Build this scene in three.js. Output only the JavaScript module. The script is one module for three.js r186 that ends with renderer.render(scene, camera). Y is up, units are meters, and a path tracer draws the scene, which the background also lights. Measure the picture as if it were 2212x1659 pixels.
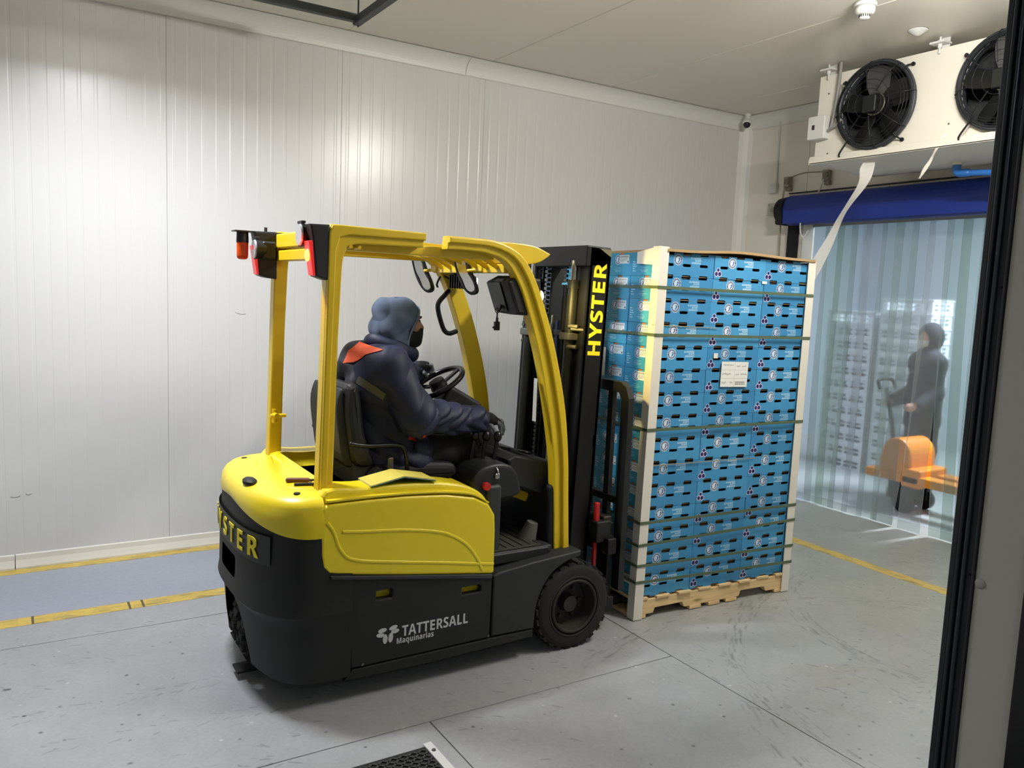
import * as THREE from 'three';
import { RoundedBoxGeometry } from 'three/addons/geometries/RoundedBoxGeometry.js';
import { TextGeometry } from 'three/addons/geometries/TextGeometry.js';
import { FontLoader } from 'three/addons/loaders/FontLoader.js';
import { RectAreaLightUniformsLib } from 'three/addons/lights/RectAreaLightUniformsLib.js';
import { mergeGeometries, toCreasedNormals } from 'three/addons/utils/BufferGeometryUtils.js';
import { Brush, Evaluator, SUBTRACTION } from 'three-bvh-csg';

// ------------------------------------------------------------------ camera, light, exposure
const scene = new THREE.Scene();
scene.background = new THREE.Color(0x000000);
const camera = new THREE.PerspectiveCamera(2 * Math.atan(829.5 / 1745) * 180 / Math.PI, 2212 / 1659, 0.05, 60);
camera.position.set(0, 1.85, 0);
camera.rotation.set(-0.11325, -0.55863, 0.04162, 'YXZ');
const renderer = new THREE.WebGLRenderer({ antialias: true });
renderer.toneMapping = THREE.LinearToneMapping;
renderer.toneMappingExposure = 1.0;
renderer.shadowMap.enabled = true;
RectAreaLightUniformsLib.init();
// every lamp of the place: where it hangs, its size, colour and strength
const LAMPS = {
  frame: { at: [0.5, 3.44, -4.2], size: [0.42, 0.2], colour: '#f5f6fb', power: 400 },
  store: { at: [8.3, 3.5, -3.6], size: [1.2, 0.3], colour: '#e6f0ff', power: 270 },
  lobby: { at: [-0.6, 3.1, 1.9], size: [1.2, 0.3], colour: '#f2f5ff', power: 15 },
};
const TUBE = { at: [3.65, 3.42, -2.05], length: 0.9, colour: '#fdf7ee', candela: 8.2 }; // bare-tube batten near the doorway
const HEADLAMPS = { near: { colour: '#ffdf8a', candela: 4.2 }, far: { colour: '#cfe4ff', candela: 2 } }; // working lamps on the forklift

// ------------------------------------------------------------------ helpers
let seedValue = 7;
const rnd = () => { seedValue = (seedValue + 0x6d2b79f5) | 0; let t = Math.imul(seedValue ^ (seedValue >>> 15), 1 | seedValue); t = (t + Math.imul(t ^ (t >>> 7), 61 | t)) ^ t; return ((t ^ (t >>> 14)) >>> 0) / 4294967296; };
const V = (x, y, z) => new THREE.Vector3(x, y, z);
const lerp = (a, b, t) => a + (b - a) * t;
const std = (color, roughness = 0.6, metalness = 0, more = {}) => new THREE.MeshStandardMaterial({ color, roughness, metalness, ...more });
const phys = (o) => new THREE.MeshPhysicalMaterial(o);
const taken = new Map();
function numbered(n) { const k = taken.get(n) || 0; taken.set(n, k + 1); return k ? n + '_' + String(k).padStart(3, '0') : n; }
function plain(g) {
  const q = g.index ? g.toNonIndexed() : g;
  for (const k of Object.keys(q.attributes)) if (!['position', 'normal', 'uv'].includes(k)) q.deleteAttribute(k);
  if (!q.attributes.normal) q.computeVertexNormals();
  if (!q.attributes.uv) q.setAttribute('uv', new THREE.BufferAttribute(new Float32Array(q.attributes.position.count * 2), 2));
  q.clearGroups(); q.morphAttributes = {};
  return q;
}
const merge = (list) => { const a = [list].flat(9); return a.length === 1 ? plain(a[0]) : mergeGeometries(a.map(plain)); };
function mesh(name, geos, mat, parent) {
  const m = new THREE.Mesh(Array.isArray(geos) ? merge(geos) : geos, mat);
  m.name = name; m.castShadow = m.receiveShadow = true;
  if (parent) parent.add(m);
  return m;
}
const tag = (o, label, category, group) => { o.userData.label = label; o.userData.category = category; if (group) o.userData.group = group; return o; };
function thing(name, label, category, at = [0, 0, 0], group) {
  const o = new THREE.Group(); o.name = numbered(name); o.position.set(...at); scene.add(o);
  return tag(o, label, category, group);
}
function solo(name, geos, mat, label, category, group, at) {
  const m = mesh(numbered(name), geos, mat, scene); if (at) m.position.set(...at);
  return tag(m, label, category, group);
}
function struct(name, at = [0, 0, 0]) { const o = new THREE.Group(); o.name = name; o.position.set(...at); o.userData.kind = 'structure'; scene.add(o); return o; }
function structMesh(name, geos, mat) { const m = mesh(name, geos, mat, scene); m.userData.kind = 'structure'; return m; }
// box between two corners, with rounded edges when r is given
function box(x0, x1, y0, y1, z0, z1, r = 0, seg = 2) {
  const w = Math.abs(x1 - x0), h = Math.abs(y1 - y0), d = Math.abs(z1 - z0);
  const rr = Math.min(r, w * 0.49, h * 0.49, d * 0.49);
  const g = rr > 0 ? new RoundedBoxGeometry(w, h, d, seg, rr) : new THREE.BoxGeometry(w, h, d);
  return g.translate((x0 + x1) / 2, (y0 + y1) / 2, (z0 + z1) / 2);
}
function cyl(a, b, r0, r1 = r0, n = 16, open = false) {
  a = V(...a); b = V(...b); const d = b.clone().sub(a), L = d.length();
  const g = new THREE.CylinderGeometry(r1, r0, L, n, 1, open).translate(0, L / 2, 0);
  g.applyQuaternion(new THREE.Quaternion().setFromUnitVectors(V(0, 1, 0), d.normalize()));
  return g.translate(a.x, a.y, a.z);
}
// straight bar of rectangular section from a to b
function bar(a, b, w, t, up = [0, 1, 0]) {
  a = V(...a); b = V(...b); const d = b.clone().sub(a), L = d.length(); d.normalize();
  let s = new THREE.Vector3().crossVectors(V(...up), d); if (s.lengthSq() < 1e-6) s = new THREE.Vector3().crossVectors(V(1, 0, 0), d);
  s.normalize(); const u = new THREE.Vector3().crossVectors(d, s);
  const g = new RoundedBoxGeometry(w, t, L, 1, Math.min(w, t) * 0.2).translate(0, 0, L / 2);
  return g.applyMatrix4(new THREE.Matrix4().makeBasis(s, u, d)).translate(a.x, a.y, a.z);
}
const tube = (pts, r, seg = 40, n = 8, tension = 0.5) => new THREE.TubeGeometry(new THREE.CatmullRomCurve3(pts.map((p) => V(...p)), false, 'catmullrom', tension), seg, r, n, false);
const tubeEnds = (pts, r, seg = 40, n = 8) => [tube(pts, r, seg, n), new THREE.SphereGeometry(r, n, 6).translate(...pts[0]), new THREE.SphereGeometry(r, n, 6).translate(...pts.at(-1))];
function shapeOf(pts, holes = []) {
  const s = new THREE.Shape(pts.map((p) => new THREE.Vector2(p[0], p[1])));
  for (const h of holes) s.holes.push(new THREE.Path(h.map((p) => new THREE.Vector2(p[0], p[1]))));
  return s;
}
// outline in x-y pushed out along z from z0 to z1
function extr(pts, z0, z1, bevel = 0, holes = [], seg = 2) {
  const s = pts.isShape ? pts : shapeOf(pts, holes);
  const d = z1 - z0 - 2 * bevel;
  return new THREE.ExtrudeGeometry(s, { depth: d, bevelEnabled: bevel > 0, bevelThickness: bevel, bevelSize: bevel, bevelOffset: -bevel, bevelSegments: seg, curveSegments: 10 }).translate(0, 0, z0 + bevel);
}
// plan outline in x-z raised from y0 to y1
function prism(pts, y0, y1, bevel = 0) { return extr(pts.map(([x, z]) => [x, -z]), y0, y1, bevel).rotateX(-Math.PI / 2); }
function smoothPts(pts, n = 6, closed = false) {
  const c = new THREE.CatmullRomCurve3(pts.map((p) => V(p[0], p[1], 0)), closed, 'centripetal');
  return c.getPoints(pts.length * n).map((p) => [p.x, p.y]);
}
const roundRect = (x0, x1, y0, y1, r, n = 4) => {
  const o = []; for (const [cx, cy, a] of [[x1 - r, y1 - r, 0], [x0 + r, y1 - r, 1], [x0 + r, y0 + r, 2], [x1 - r, y0 + r, 3]])
    for (let i = 0; i <= n; i++) { const t = (a + i / n) * Math.PI / 2; o.push([cx + r * Math.cos(t), cy + r * Math.sin(t)]); }
  return o;
};
// closed loops of equal length joined into a solid
function loft(rings, crease = 0.6) {
  const n = rings[0].length, pos = [], idx = [];
  for (const r of rings) for (const p of r) pos.push(...p);
  for (let j = 0; j + 1 < rings.length; j++) for (let i = 0; i < n; i++) {
    const a = j * n + i, b = j * n + (i + 1) % n, c = a + n, d = b + n; idx.push(a, b, d, a, d, c);
  }
  for (const [j, flip] of [[0, true], [rings.length - 1, false]]) {
    const c = [0, 0, 0]; for (const p of rings[j]) for (let k = 0; k < 3; k++) c[k] += p[k] / n;
    const ci = pos.length / 3; pos.push(...c);
    for (let i = 0; i < n; i++) { const a = j * n + i, b = j * n + (i + 1) % n; flip ? idx.push(ci, b, a) : idx.push(ci, a, b); }
  }
  const g = new THREE.BufferGeometry(); g.setAttribute('position', new THREE.Float32BufferAttribute(pos, 3)); g.setIndex(idx);
  g.computeVertexNormals();
  return crease ? plain(toCreasedNormals(g, crease)) : g;
}
const evaluator = new Evaluator(); evaluator.useGroups = false; evaluator.attributes = ['position', 'normal', 'uv'];
function cut(g, ...tools) {
  let a = new Brush(plain(g)); a.updateMatrixWorld();
  for (const t of tools) { const b = new Brush(plain(t)); b.updateMatrixWorld(); a = evaluator.evaluate(a, b, SUBTRACTION); a.updateMatrixWorld(); }
  return plain(a.geometry);
}
// --- distance fields, meshed with surface nets
const cap = (ax, ay, az, bx, by, bz, ra, rb) => { const dx = bx - ax, dy = by - ay, dz = bz - az, q = dx * dx + dy * dy + dz * dz || 1e-9;
  return (x, y, z) => { const t = Math.max(0, Math.min(1, ((x - ax) * dx + (y - ay) * dy + (z - az) * dz) / q)); return Math.hypot(x - ax - t * dx, y - ay - t * dy, z - az - t * dz) - (ra + (rb - ra) * t); }; };
const ell = (cx, cy, cz, rx, ry, rz) => (x, y, z) => { const a = (x - cx) / rx, b = (y - cy) / ry, c = (z - cz) / rz, k0 = Math.hypot(a, b, c), k1 = Math.hypot(a / rx, b / ry, c / rz); return k1 < 1e-6 ? -Math.min(rx, ry, rz) : k0 * (k0 - 1) / k1; };
const smin = (a, b, k) => { const h = Math.max(k - Math.abs(a - b), 0) / k; return Math.min(a, b) - h * h * k / 4; };
const join = (k, ...f) => (x, y, z) => { let d = f[0](x, y, z); for (let i = 1; i < f.length; i++) d = smin(d, f[i](x, y, z), k); return d; };
function netMesh(f, lo, hi, h) {
  const n = [0, 1, 2].map((k) => Math.ceil((hi[k] - lo[k]) / h) + 1), [nx, ny, nz] = n, val = new Float32Array(nx * ny * nz);
  let q = 0; for (let k = 0; k < nz; k++) for (let j = 0; j < ny; j++) for (let i = 0; i < nx; i++) val[q++] = f(lo[0] + i * h, lo[1] + j * h, lo[2] + k * h);
  const at = (i, j, k) => i + nx * (j + ny * k), id = new Int32Array(val.length).fill(-1), pos = [], idx = [];
  for (let k = 0; k < nz - 1; k++) for (let j = 0; j < ny - 1; j++) for (let i = 0; i < nx - 1; i++) {
    let m = 0, sx = 0, sy = 0, sz = 0, c = 0; const v = [];
    for (let b = 0; b < 8; b++) { const w = val[at(i + (b & 1), j + (b >> 1 & 1), k + (b >> 2))]; v.push(w); if (w < 0) m |= 1 << b; }
    if (m === 0 || m === 255) continue;
    for (const [a, b] of [[0, 1], [2, 3], [4, 5], [6, 7], [0, 2], [1, 3], [4, 6], [5, 7], [0, 4], [1, 5], [2, 6], [3, 7]]) {
      if ((v[a] < 0) === (v[b] < 0)) continue;
      const t = v[a] / (v[a] - v[b]); c++;
      sx += lerp(a & 1, b & 1, t); sy += lerp(a >> 1 & 1, b >> 1 & 1, t); sz += lerp(a >> 2, b >> 2, t);
    }
    id[at(i, j, k)] = pos.length / 3; pos.push(lo[0] + (i + sx / c) * h, lo[1] + (j + sy / c) * h, lo[2] + (k + sz / c) * h);
  }
  const quad = (a, b, c, d, flip) => { if (a < 0 || b < 0 || c < 0 || d < 0) return; flip ? idx.push(a, c, b, a, d, c) : idx.push(a, b, c, a, c, d); };
  for (let k = 1; k < nz - 1; k++) for (let j = 1; j < ny - 1; j++) for (let i = 1; i < nx - 1; i++) {
    const a = val[at(i, j, k)] < 0;
    if (a !== val[at(i + 1, j, k)] < 0) quad(id[at(i, j - 1, k - 1)], id[at(i, j, k - 1)], id[at(i, j, k)], id[at(i, j - 1, k)], !a);
    if (a !== val[at(i, j + 1, k)] < 0) quad(id[at(i - 1, j, k - 1)], id[at(i - 1, j, k)], id[at(i, j, k)], id[at(i, j, k - 1)], !a);
    if (a !== val[at(i, j, k + 1)] < 0) quad(id[at(i - 1, j - 1, k)], id[at(i, j - 1, k)], id[at(i, j, k)], id[at(i - 1, j, k)], !a);
  }
  const g = new THREE.BufferGeometry(); g.setAttribute('position', new THREE.Float32BufferAttribute(pos, 3)); g.setIndex(idx);
  const nor = [], e = h * 0.5;
  for (let i = 0; i < pos.length; i += 3) { const [x, y, z] = [pos[i], pos[i + 1], pos[i + 2]];
    const w = V(f(x + e, y, z) - f(x - e, y, z), f(x, y + e, z) - f(x, y - e, z), f(x, y, z + e) - f(x, y, z - e)).normalize(); nor.push(w.x, w.y, w.z); }
  g.setAttribute('normal', new THREE.Float32BufferAttribute(nor, 3));
  return g;
}
// a patch of cloth lying on a field: four corners in x-y seen from +z, marched onto the surface
function patchOn(f, corners, zFrom, off, nu = 14, nv = 8) {
  const pos = [], idx = [];
  for (let j = 0; j <= nv; j++) for (let i = 0; i <= nu; i++) {
    const u = i / nu, v = j / nv, p = [0, 1].map((k) => lerp(lerp(corners[0][k], corners[1][k], u), lerp(corners[3][k], corners[2][k], u), v));
    let z = zFrom; for (let s = 0; s < 60 && z > -0.1; s++) { const d = f(p[0], p[1], z); if (d < off) break; z -= Math.max(0.0015, (d - off) * 0.8); }
    pos.push(p[0], p[1], z);
  }
  for (let j = 0; j < nv; j++) for (let i = 0; i < nu; i++) { const a = j * (nu + 1) + i, b = a + 1, c = a + nu + 1, d = c + 1; idx.push(a, d, b, a, c, d); }
  const g = new THREE.BufferGeometry(); g.setAttribute('position', new THREE.Float32BufferAttribute(pos, 3)); g.setIndex(idx); g.computeVertexNormals();
  return g;
}
// value noise
const hashTab = new Float32Array(65536); for (let i = 0; i < 65536; i++) hashTab[i] = rnd();
const hv = (x, y) => hashTab[((x * 73 + y * 5081) & 65535)];
function noise2(x, y) { const xi = Math.floor(x), yi = Math.floor(y); let u = x - xi, v = y - yi; u = u * u * (3 - 2 * u); v = v * v * (3 - 2 * v);
  return lerp(lerp(hv(xi, yi), hv(xi + 1, yi), u), lerp(hv(xi, yi + 1), hv(xi + 1, yi + 1), u), v); }
function canvas(w, h, draw) { const c = document.createElement('canvas'); c.width = w; c.height = h; draw(c.getContext('2d'), w, h); return c; }
function tex(c, color = true) { const t = new THREE.CanvasTexture(c); if (color) t.colorSpace = THREE.SRGBColorSpace; t.magFilter = THREE.LinearFilter; t.wrapS = t.wrapT = THREE.RepeatWrapping; t.anisotropy = 8; return t; }
const font = await new FontLoader().loadAsync('fonts/droid/droid_sans_bold.typeface.json');
function lettering(str, size, depth, sx = 1) { const g = new TextGeometry(str, { font, size, depth, curveSegments: 5, bevelEnabled: false }); g.computeBoundingBox(); const b = g.boundingBox; return g.translate(-(b.min.x + b.max.x) / 2, -(b.min.y + b.max.y) / 2, 0).scale(sx, 1, 1); }
const ORD = ['top', 'second', 'third', 'fourth', 'fifth', 'sixth', 'seventh', 'eighth', 'ninth', 'tenth', 'eleventh', 'twelfth', 'thirteenth', 'fourteenth', 'bottom'];

// ------------------------------------------------------------------ materials
const M = {
  panel: std('#e2e2de', 0.34), panelEnd: std('#efeae0', 0.42), ceil: std('#e3e0d6', 0.36), cove: std('#e6e7e4', 0.4), skirt: std('#dcdbd2', 0.45),
  yellow: phys({ color: '#ead41c', roughness: 0.38, clearcoat: 0.35, clearcoatRoughness: 0.25 }),
  guard: phys({ color: '#e0c01a', roughness: 0.4, clearcoat: 0.3, clearcoatRoughness: 0.3 }),
  black: std('#131516', 0.6), blackGloss: std('#0d0e0f', 0.28), plastic: std('#1a1c1e', 0.5), steelBlack: std('#131414', 0.42, 0.3),
  rubber: std('#171819', 0.85), tread: std('#1e1d1b', 0.92), rim: std('#28261f', 0.7, 0.2), chrome: std('#c9ccd0', 0.18, 1), steel: std('#70706a', 0.45, 0.8), brass: std('#8c8667', 0.5, 0.6),
  letter: std('#e3d21c', 0.5), white: std('#d8dad8', 0.5), paper: std('#dfe0da', 0.8), red: std('#b3201c', 0.45), darkgrey: std('#2b2e30', 0.55), floorMat: std('#39382f', 0.85),
  kraft: std('#a58a63', 0.85), strap: std('#55664e', 0.5), board: std('#e2dfd4', 0.7),
};

// ------------------------------------------------------------------ the room shell
const ZB = -5.774, XE = 6.2, XW = -3.4, ZF = -0.912, ZO = -0.74, YC = 3.625;
// floor texture, painted concrete: blotches, specks, scuffs
const FX = -3.6, FZ = -6.1, FS = 10.24;
const floorCanvas = canvas(2048, 2048, (c, w, h) => {
  const im = c.createImageData(w, h), d = im.data;
  for (let y = 0; y < h; y++) for (let x = 0; x < w; x++) {
    const X = FX + x / w * FS, Z = FZ + y / h * FS;
    let n = noise2(X * 1.3, Z * 1.3) * 0.5 + noise2(X * 4 + 9, Z * 4) * 0.3 + noise2(X * 17, Z * 17 + 3) * 0.2 - 0.5;
    const fine = noise2(x * 0.5, y * 0.5) - 0.5, lane = Z < -4.84 ? 1 : 0, worn = Math.max(0, Math.min(1, (X - 2.6) / 2.2));
    const b = 158 + n * (lane ? 8 : 26) + fine * 7, o = (y * w + x) * 4;
    d[o] = b - 2 - lane * 6 + worn * 1; d[o + 1] = b + 1 - lane * 2; d[o + 2] = b + 4 + lane * 8 - worn * 11; d[o + 3] = 255;
  }
  c.putImageData(im, 0, 0);
  const P = (X, Z) => [(X - FX) / FS * w, (Z - FZ) / FS * h];
  c.lineCap = 'round';
  for (let i = 0; i < 2600; i++) { // short scrapes where wheels turned
    const X = -1.2 + rnd() * 7.2, Z = -4.6 + rnd() * 4.2; if (noise2(X * 1.7 + 40, Z * 1.7) < 0.47) continue;
    const [px, py] = P(X, Z), a = 0.1 + rnd() * 0.9 + (X > 2.6 ? 0.7 : 0), L = 2 + rnd() * 9;
    c.strokeStyle = `rgba(58,60,60,${0.12 + rnd() * 0.3})`; c.lineWidth = 0.5 + rnd() * 1.1;
    c.beginPath(); c.moveTo(px, py); c.lineTo(px + Math.cos(a) * L, py + Math.sin(a) * L); c.stroke();
  }
  for (const [r, cx, cz, a0, a1] of [[1.5, 0.1, -1.6, 3.6, 4.7], [1.32, 0.1, -1.6, 3.5, 4.9], [2.1, 3.4, -1.2, 4.2, 5.6], [1.7, 4.6, -1.8, 2.8, 4.3], [2.4, 4.9, -1.1, 3.4, 4.4], [1.1, 4.9, -2.4, 2.9, 4.5]]) // rubber left by tyres
    for (let k = 0; k < 90; k++) { const t = lerp(a0, a1, rnd()), q = r + (rnd() - 0.5) * 0.13, [px, py] = P(cx + q * Math.cos(t), cz + q * Math.sin(t));
      c.strokeStyle = `rgba(64,66,64,${0.07 + rnd() * 0.17})`; c.lineWidth = 1 + rnd() * 2.2; const L = 4 + rnd() * 16; c.beginPath(); c.moveTo(px, py); c.lineTo(px - Math.sin(t) * L, py + Math.cos(t) * L); c.stroke(); }
  for (let i = 0; i < 46; i++) { // tan and dark stains on the traffic side
    const X = 2.9 + rnd() * 3.1, Z = -4.3 + rnd() * 3.6, [px, py] = P(X, Z), r = 14 + rnd() * 46; c.save(); c.translate(px, py); c.rotate(0.3 + rnd() * 0.9); c.scale(1, 0.25 + rnd() * 0.3); c.fillStyle = rnd() < 0.6 ? `rgba(126,120,96,${0.05 + rnd() * 0.11})` : `rgba(86,90,86,${0.05 + rnd() * 0.1})`;
    c.beginPath(); for (let k = 0; k < 14; k++) { const t = k / 14 * 6.283, q = r * (0.6 + rnd() * 0.5); c.lineTo(q * Math.cos(t), q * Math.sin(t)); } c.closePath(); c.fill(); c.restore(); }
  for (const [x0, z0, x1, z1] of [[-0.4, -3.5, 1.1, -3.35], [-0.5, -3.2, 0.9, -2.95], [-0.4, -2.9, 0.8, -2.75], [-0.3, -3.75, 0.8, -3.72], [3.2, -2.2, 5.6, -3.4], [3.3, -1.9, 5.9, -3.0]]) // tread prints, rows of small chevrons
    for (let t = 0; t < 1; t += 0.022) { if (rnd() < 0.25) continue; const [px, py] = P(lerp(x0, x1, t), lerp(z0, z1, t)); c.strokeStyle = `rgba(72,76,80,${0.12 + rnd() * 0.3})`; c.lineWidth = 0.8 + rnd() * 0.9; for (const q of [-1, 1]) { if (rnd() < 0.3) continue; const u = px + (rnd() - 0.5) * 3, v = py + q * (5 + rnd() * 4); c.beginPath(); c.moveTo(u, v); c.lineTo(u + 3.5 + rnd() * 3, v - q * 2); c.stroke(); } }
  for (let i = 0; i < 900; i++) { const [px, py] = P(-1.5 + rnd() * 7.6, -4.7 + rnd() * 4.4); c.fillStyle = rnd() < 0.7 ? `rgba(30,30,28,${0.3 + rnd() * 0.4})` : `rgba(225,226,222,${0.3 + rnd() * 0.4})`; c.beginPath(); c.arc(px, py, 0.4 + rnd() * 1.1, 0, 7); c.fill(); }
  for (const [X, Z, r] of [[-0.05, -4.05, 3.4], [0.35, -3.2, 2], [-0.15, -3.3, 2.2], [2.4, -2.7, 2]]) { const [px, py] = P(X, Z); c.fillStyle = 'rgba(70,72,72,.7)'; c.beginPath(); c.ellipse(px, py, r, r * 0.6, 0.2, 0, 7); c.fill(); }
});
const floorBump = canvas(1024, 1024, (c, w, h) => {
  const im = c.createImageData(w, h), d = im.data;
  for (let y = 0; y < h; y++) for (let x = 0; x < w; x++) { const v = 128 + (noise2(x * 0.09, y * 0.09) - 0.5) * 130 + (noise2(x * 0.4, y * 0.4) - 0.5) * 60, o = (y * w + x) * 4; d[o] = d[o + 1] = d[o + 2] = v; d[o + 3] = 255; }
  c.putImageData(im, 0, 0);
});
const floorMat = std('#ffffff', 0.36, 0, { map: tex(floorCanvas), bumpMap: tex(floorBump, false), bumpScale: 0.0016 });
const floorUV = (g, ox = 0, oz = 0) => { const p = g.attributes.position, u = g.attributes.uv; for (let i = 0; i < p.count; i++) u.setXY(i, (p.getX(i) + ox - FX) / FS, 1 - (p.getZ(i) + oz - FZ) / FS); return g; };
{
  const floor = struct('floor');
  const joint = 0.0026;
  mesh('joint_bed', box(XW - 0.2, 10.9, -0.15, -0.012, -6.0, 3.4), std('#3d3f3e', 0.9), floor);
  const slab = (x0, x1, z0, z1) => mesh('floor_slab', floorUV(plain(box(x0 + joint, x1 - joint, -0.012, 0, z0 + joint, z1 - joint, 0.002, 1))), floorMat, floor);
  for (const [x0, x1] of [[XW - 0.2, -0.9], [-0.9, 2.893]]) { slab(x0, x1, -6.0, -4.508); slab(x0, x1, -4.508, -2.947); }
  for (const [x0, x1] of [[XW - 0.2, 1.495], [1.495, 2.893]]) slab(x0, x1, -2.947, 3.4);
  slab(2.893, 6.62, -6.0, 3.4);
  mesh('floor_slab', floorUV(plain(box(6.624, 10.9, -0.012, 0, -7.6, 0.2))), std('#b9bcbc', 0.4), floor);
}
// ribbed sandwich panels of the long wall, each a panel with shallow flutes
function ribPanel(w, h, t) {
  const n = 13, p = [], step = w / n, g = 0.0115, d = 0.0007; p.push([0.0007, -0.001]); p.push([0.0025, 0]);
  for (let i = 0; i < n; i++) { const c = (i + 0.5) * step; p.push([c - g, 0], [c - g + 0.004, -d], [c + g - 0.004, -d], [c + g, 0]); }
  p.push([w - 0.0025, 0], [w - 0.0007, -0.001], [w - 0.0007, -t], [0.0007, -t]);
  return prism(p, 0, h);
}
{
  const wall = struct('wall_back', [0, 0, ZB]);
  const g = plain(ribPanel(1.175, YC + 0.05, 0.1));
  const tones = ['#d9dad9', '#d8d9d9', '#dad9d8'].map((c) => std(c, 0.26));
  for (let k = -4; k <= 2; k++) { const m = mesh('wall_panel', g, tones[(k + 9) % 3], wall); m.position.x = 3.244 + 1.175 * k; }
  // marks on the wall
  for (const [x, y, L, a] of [[1.33, 1.63, 0.07, -0.12], [-0.02, 0.46, 0.05, 0.03], [0.06, 0.47, 0.03, 0]]) mesh('scuff_mark', tubeEnds([[x, y, 0.0005], [x + L * 0.5, y - 0.006 + a * L * 0.5, 0.001], [x + L, y + a * L, 0.0005]], 0.0016, 10, 5), std('#8e8e8a', 0.8), wall);
}
{
  const c = struct('ceiling', [0, YC, 0]);
  const edges = [XW - 0.2, -1.456, -0.281, 0.894, 2.069, 3.244, 4.42, 5.6, XE + 0.02];
  for (let i = 0; i + 1 < edges.length; i++) mesh('ceiling_panel', box(edges[i] + 0.002, edges[i + 1] - 0.002, 0, 0.1, ZB - 0.1, ZF + 0.05, 0.003, 1), M.ceil, c);
  for (let i = 1; i + 1 < edges.length; i++) mesh('joint_seal', cyl([edges[i], 0.002, ZB], [edges[i], 0.002, ZF], 0.005, 0.005, 6), std('#d8d5ca', 0.5), c);
  mesh('backing', box(XW - 0.2, XE + 0.2, 0.1, 0.2, ZB - 0.2, ZF + 0.1), M.ceil, c);
}
{ // quarter-round coves where ceiling meets wall, with a butt joint
  const arc = [[0.002, 0.0]]; for (let i = 0; i <= 10; i++) { const t = i / 10 * Math.PI / 2; arc.push([0.11 * (1 - Math.sin(t) * 0.97) + 0.003, -0.115 * (1 - Math.cos(t) * 0.97) - 0.0]); }
  const run = (L) => new THREE.ExtrudeGeometry(shapeOf(arc), { depth: L, bevelEnabled: false });
  const t1 = struct('trim_1');
  const piece = (x0, x1) => { const g = run(x1 - x0); g.applyMatrix4(new THREE.Matrix4().makeBasis(V(0, 0, 1), V(0, 1, 0), V(-1, 0, 0))); return g.translate(x1, YC, ZB); };
  mesh('cove_strip', piece(XW, 3.06), M.cove, t1); mesh('cove_strip', piece(3.064, XE), M.cove, t1);
  const t2 = struct('trim_2');
  const g2 = run(4.86).applyMatrix4(new THREE.Matrix4().makeBasis(V(-1, 0, 0), V(0, 1, 0), V(0, 0, -1))).translate(XE, YC, ZB + 4.86);
  mesh('cove_strip', g2, M.cove, t2);
  const t3 = struct('trim_3');
  mesh('corner_cove', prism([[0, 0], [-0.09, 0], [-0.055, 0.02], [-0.02, 0.055], [0, 0.09]], 0, YC).translate(XE, 0, ZB), M.cove, t3);
}
{ // sanitary kerb at the foot of the long wall
  const s = struct('baseboard_back');
  const prof = [[0, 0], [0.034, 0], [0.034, 0.012], [0.026, 0.03], [0.016, 0.055], [0.012, 0.085], [0.004, 0.09], [0, 0.09]];
  for (const [x0, x1] of [[XW, -0.01], [-0.004, 3.2], [3.206, XE]]) {
    const g = new THREE.ExtrudeGeometry(shapeOf(prof), { depth: x1 - x0, bevelEnabled: false }).applyMatrix4(new THREE.Matrix4().makeBasis(V(0, 0, 1), V(0, 1, 0), V(-1, 0, 0))).translate(x1, 0, ZB);
    mesh('kerb', g, M.skirt, s);
  }
}
// end wall with the curtained doorway
const DZ0 = -5.0, DZ1 = -2.1, DH = 2.62, WT = 0.15;
{
  const w = struct('wall_right', [XE, 0, 0]);
  const panelAt = (z0, z1, y0 = 0, y1 = YC + 0.05) => mesh('wall_panel', box(0, WT, y0, y1, z0 + 0.0015, z1 - 0.0015, 0.003, 1), M.panelEnd, w);
  panelAt(ZB - 0.1, DZ0); panelAt(DZ0, -3.9, DH); panelAt(-3.9, DZ1, DH); panelAt(DZ1, ZF + 0.1);
  mesh('door_edge_trim', [box(-0.006, WT + 0.004, 0, DH, DZ0, DZ0 + 0.006), box(-0.006, 0.03, 0, DH + 0.2, DZ0 - 0.14, DZ0 - 0.11, 0.004)], std('#c9c2b2', 0.5), w);
}
structMesh('wall_left', box(XW - 0.1, XW, 0, YC + 0.05, ZB - 0.1, 3.4), M.panel);
{ // near wall with the opening the picture is taken through, and the lobby behind the camera
  const w = struct('wall_front');
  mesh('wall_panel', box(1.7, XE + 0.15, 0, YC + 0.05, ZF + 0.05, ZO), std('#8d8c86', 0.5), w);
  mesh('wall_panel', box(XW, 1.7, 3.25, YC + 0.05, ZF, ZO), M.panel, w);
  mesh('wall_panel', box(XW, -2.6, 0, 3.25, ZF, ZO), M.panel, w);
  const lobby = std('#b9b9b4', 0.7);
  structMesh('wall_lobby', [box(XW, 3.4, 0, YC, 3.3, 3.4), box(3.3, 3.4, 0, YC, ZO, 3.3)], lobby);
  structMesh('ceiling_lobby', box(XW, 3.4, 3.3, 3.4, ZO, 3.3), lobby);
}
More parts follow.
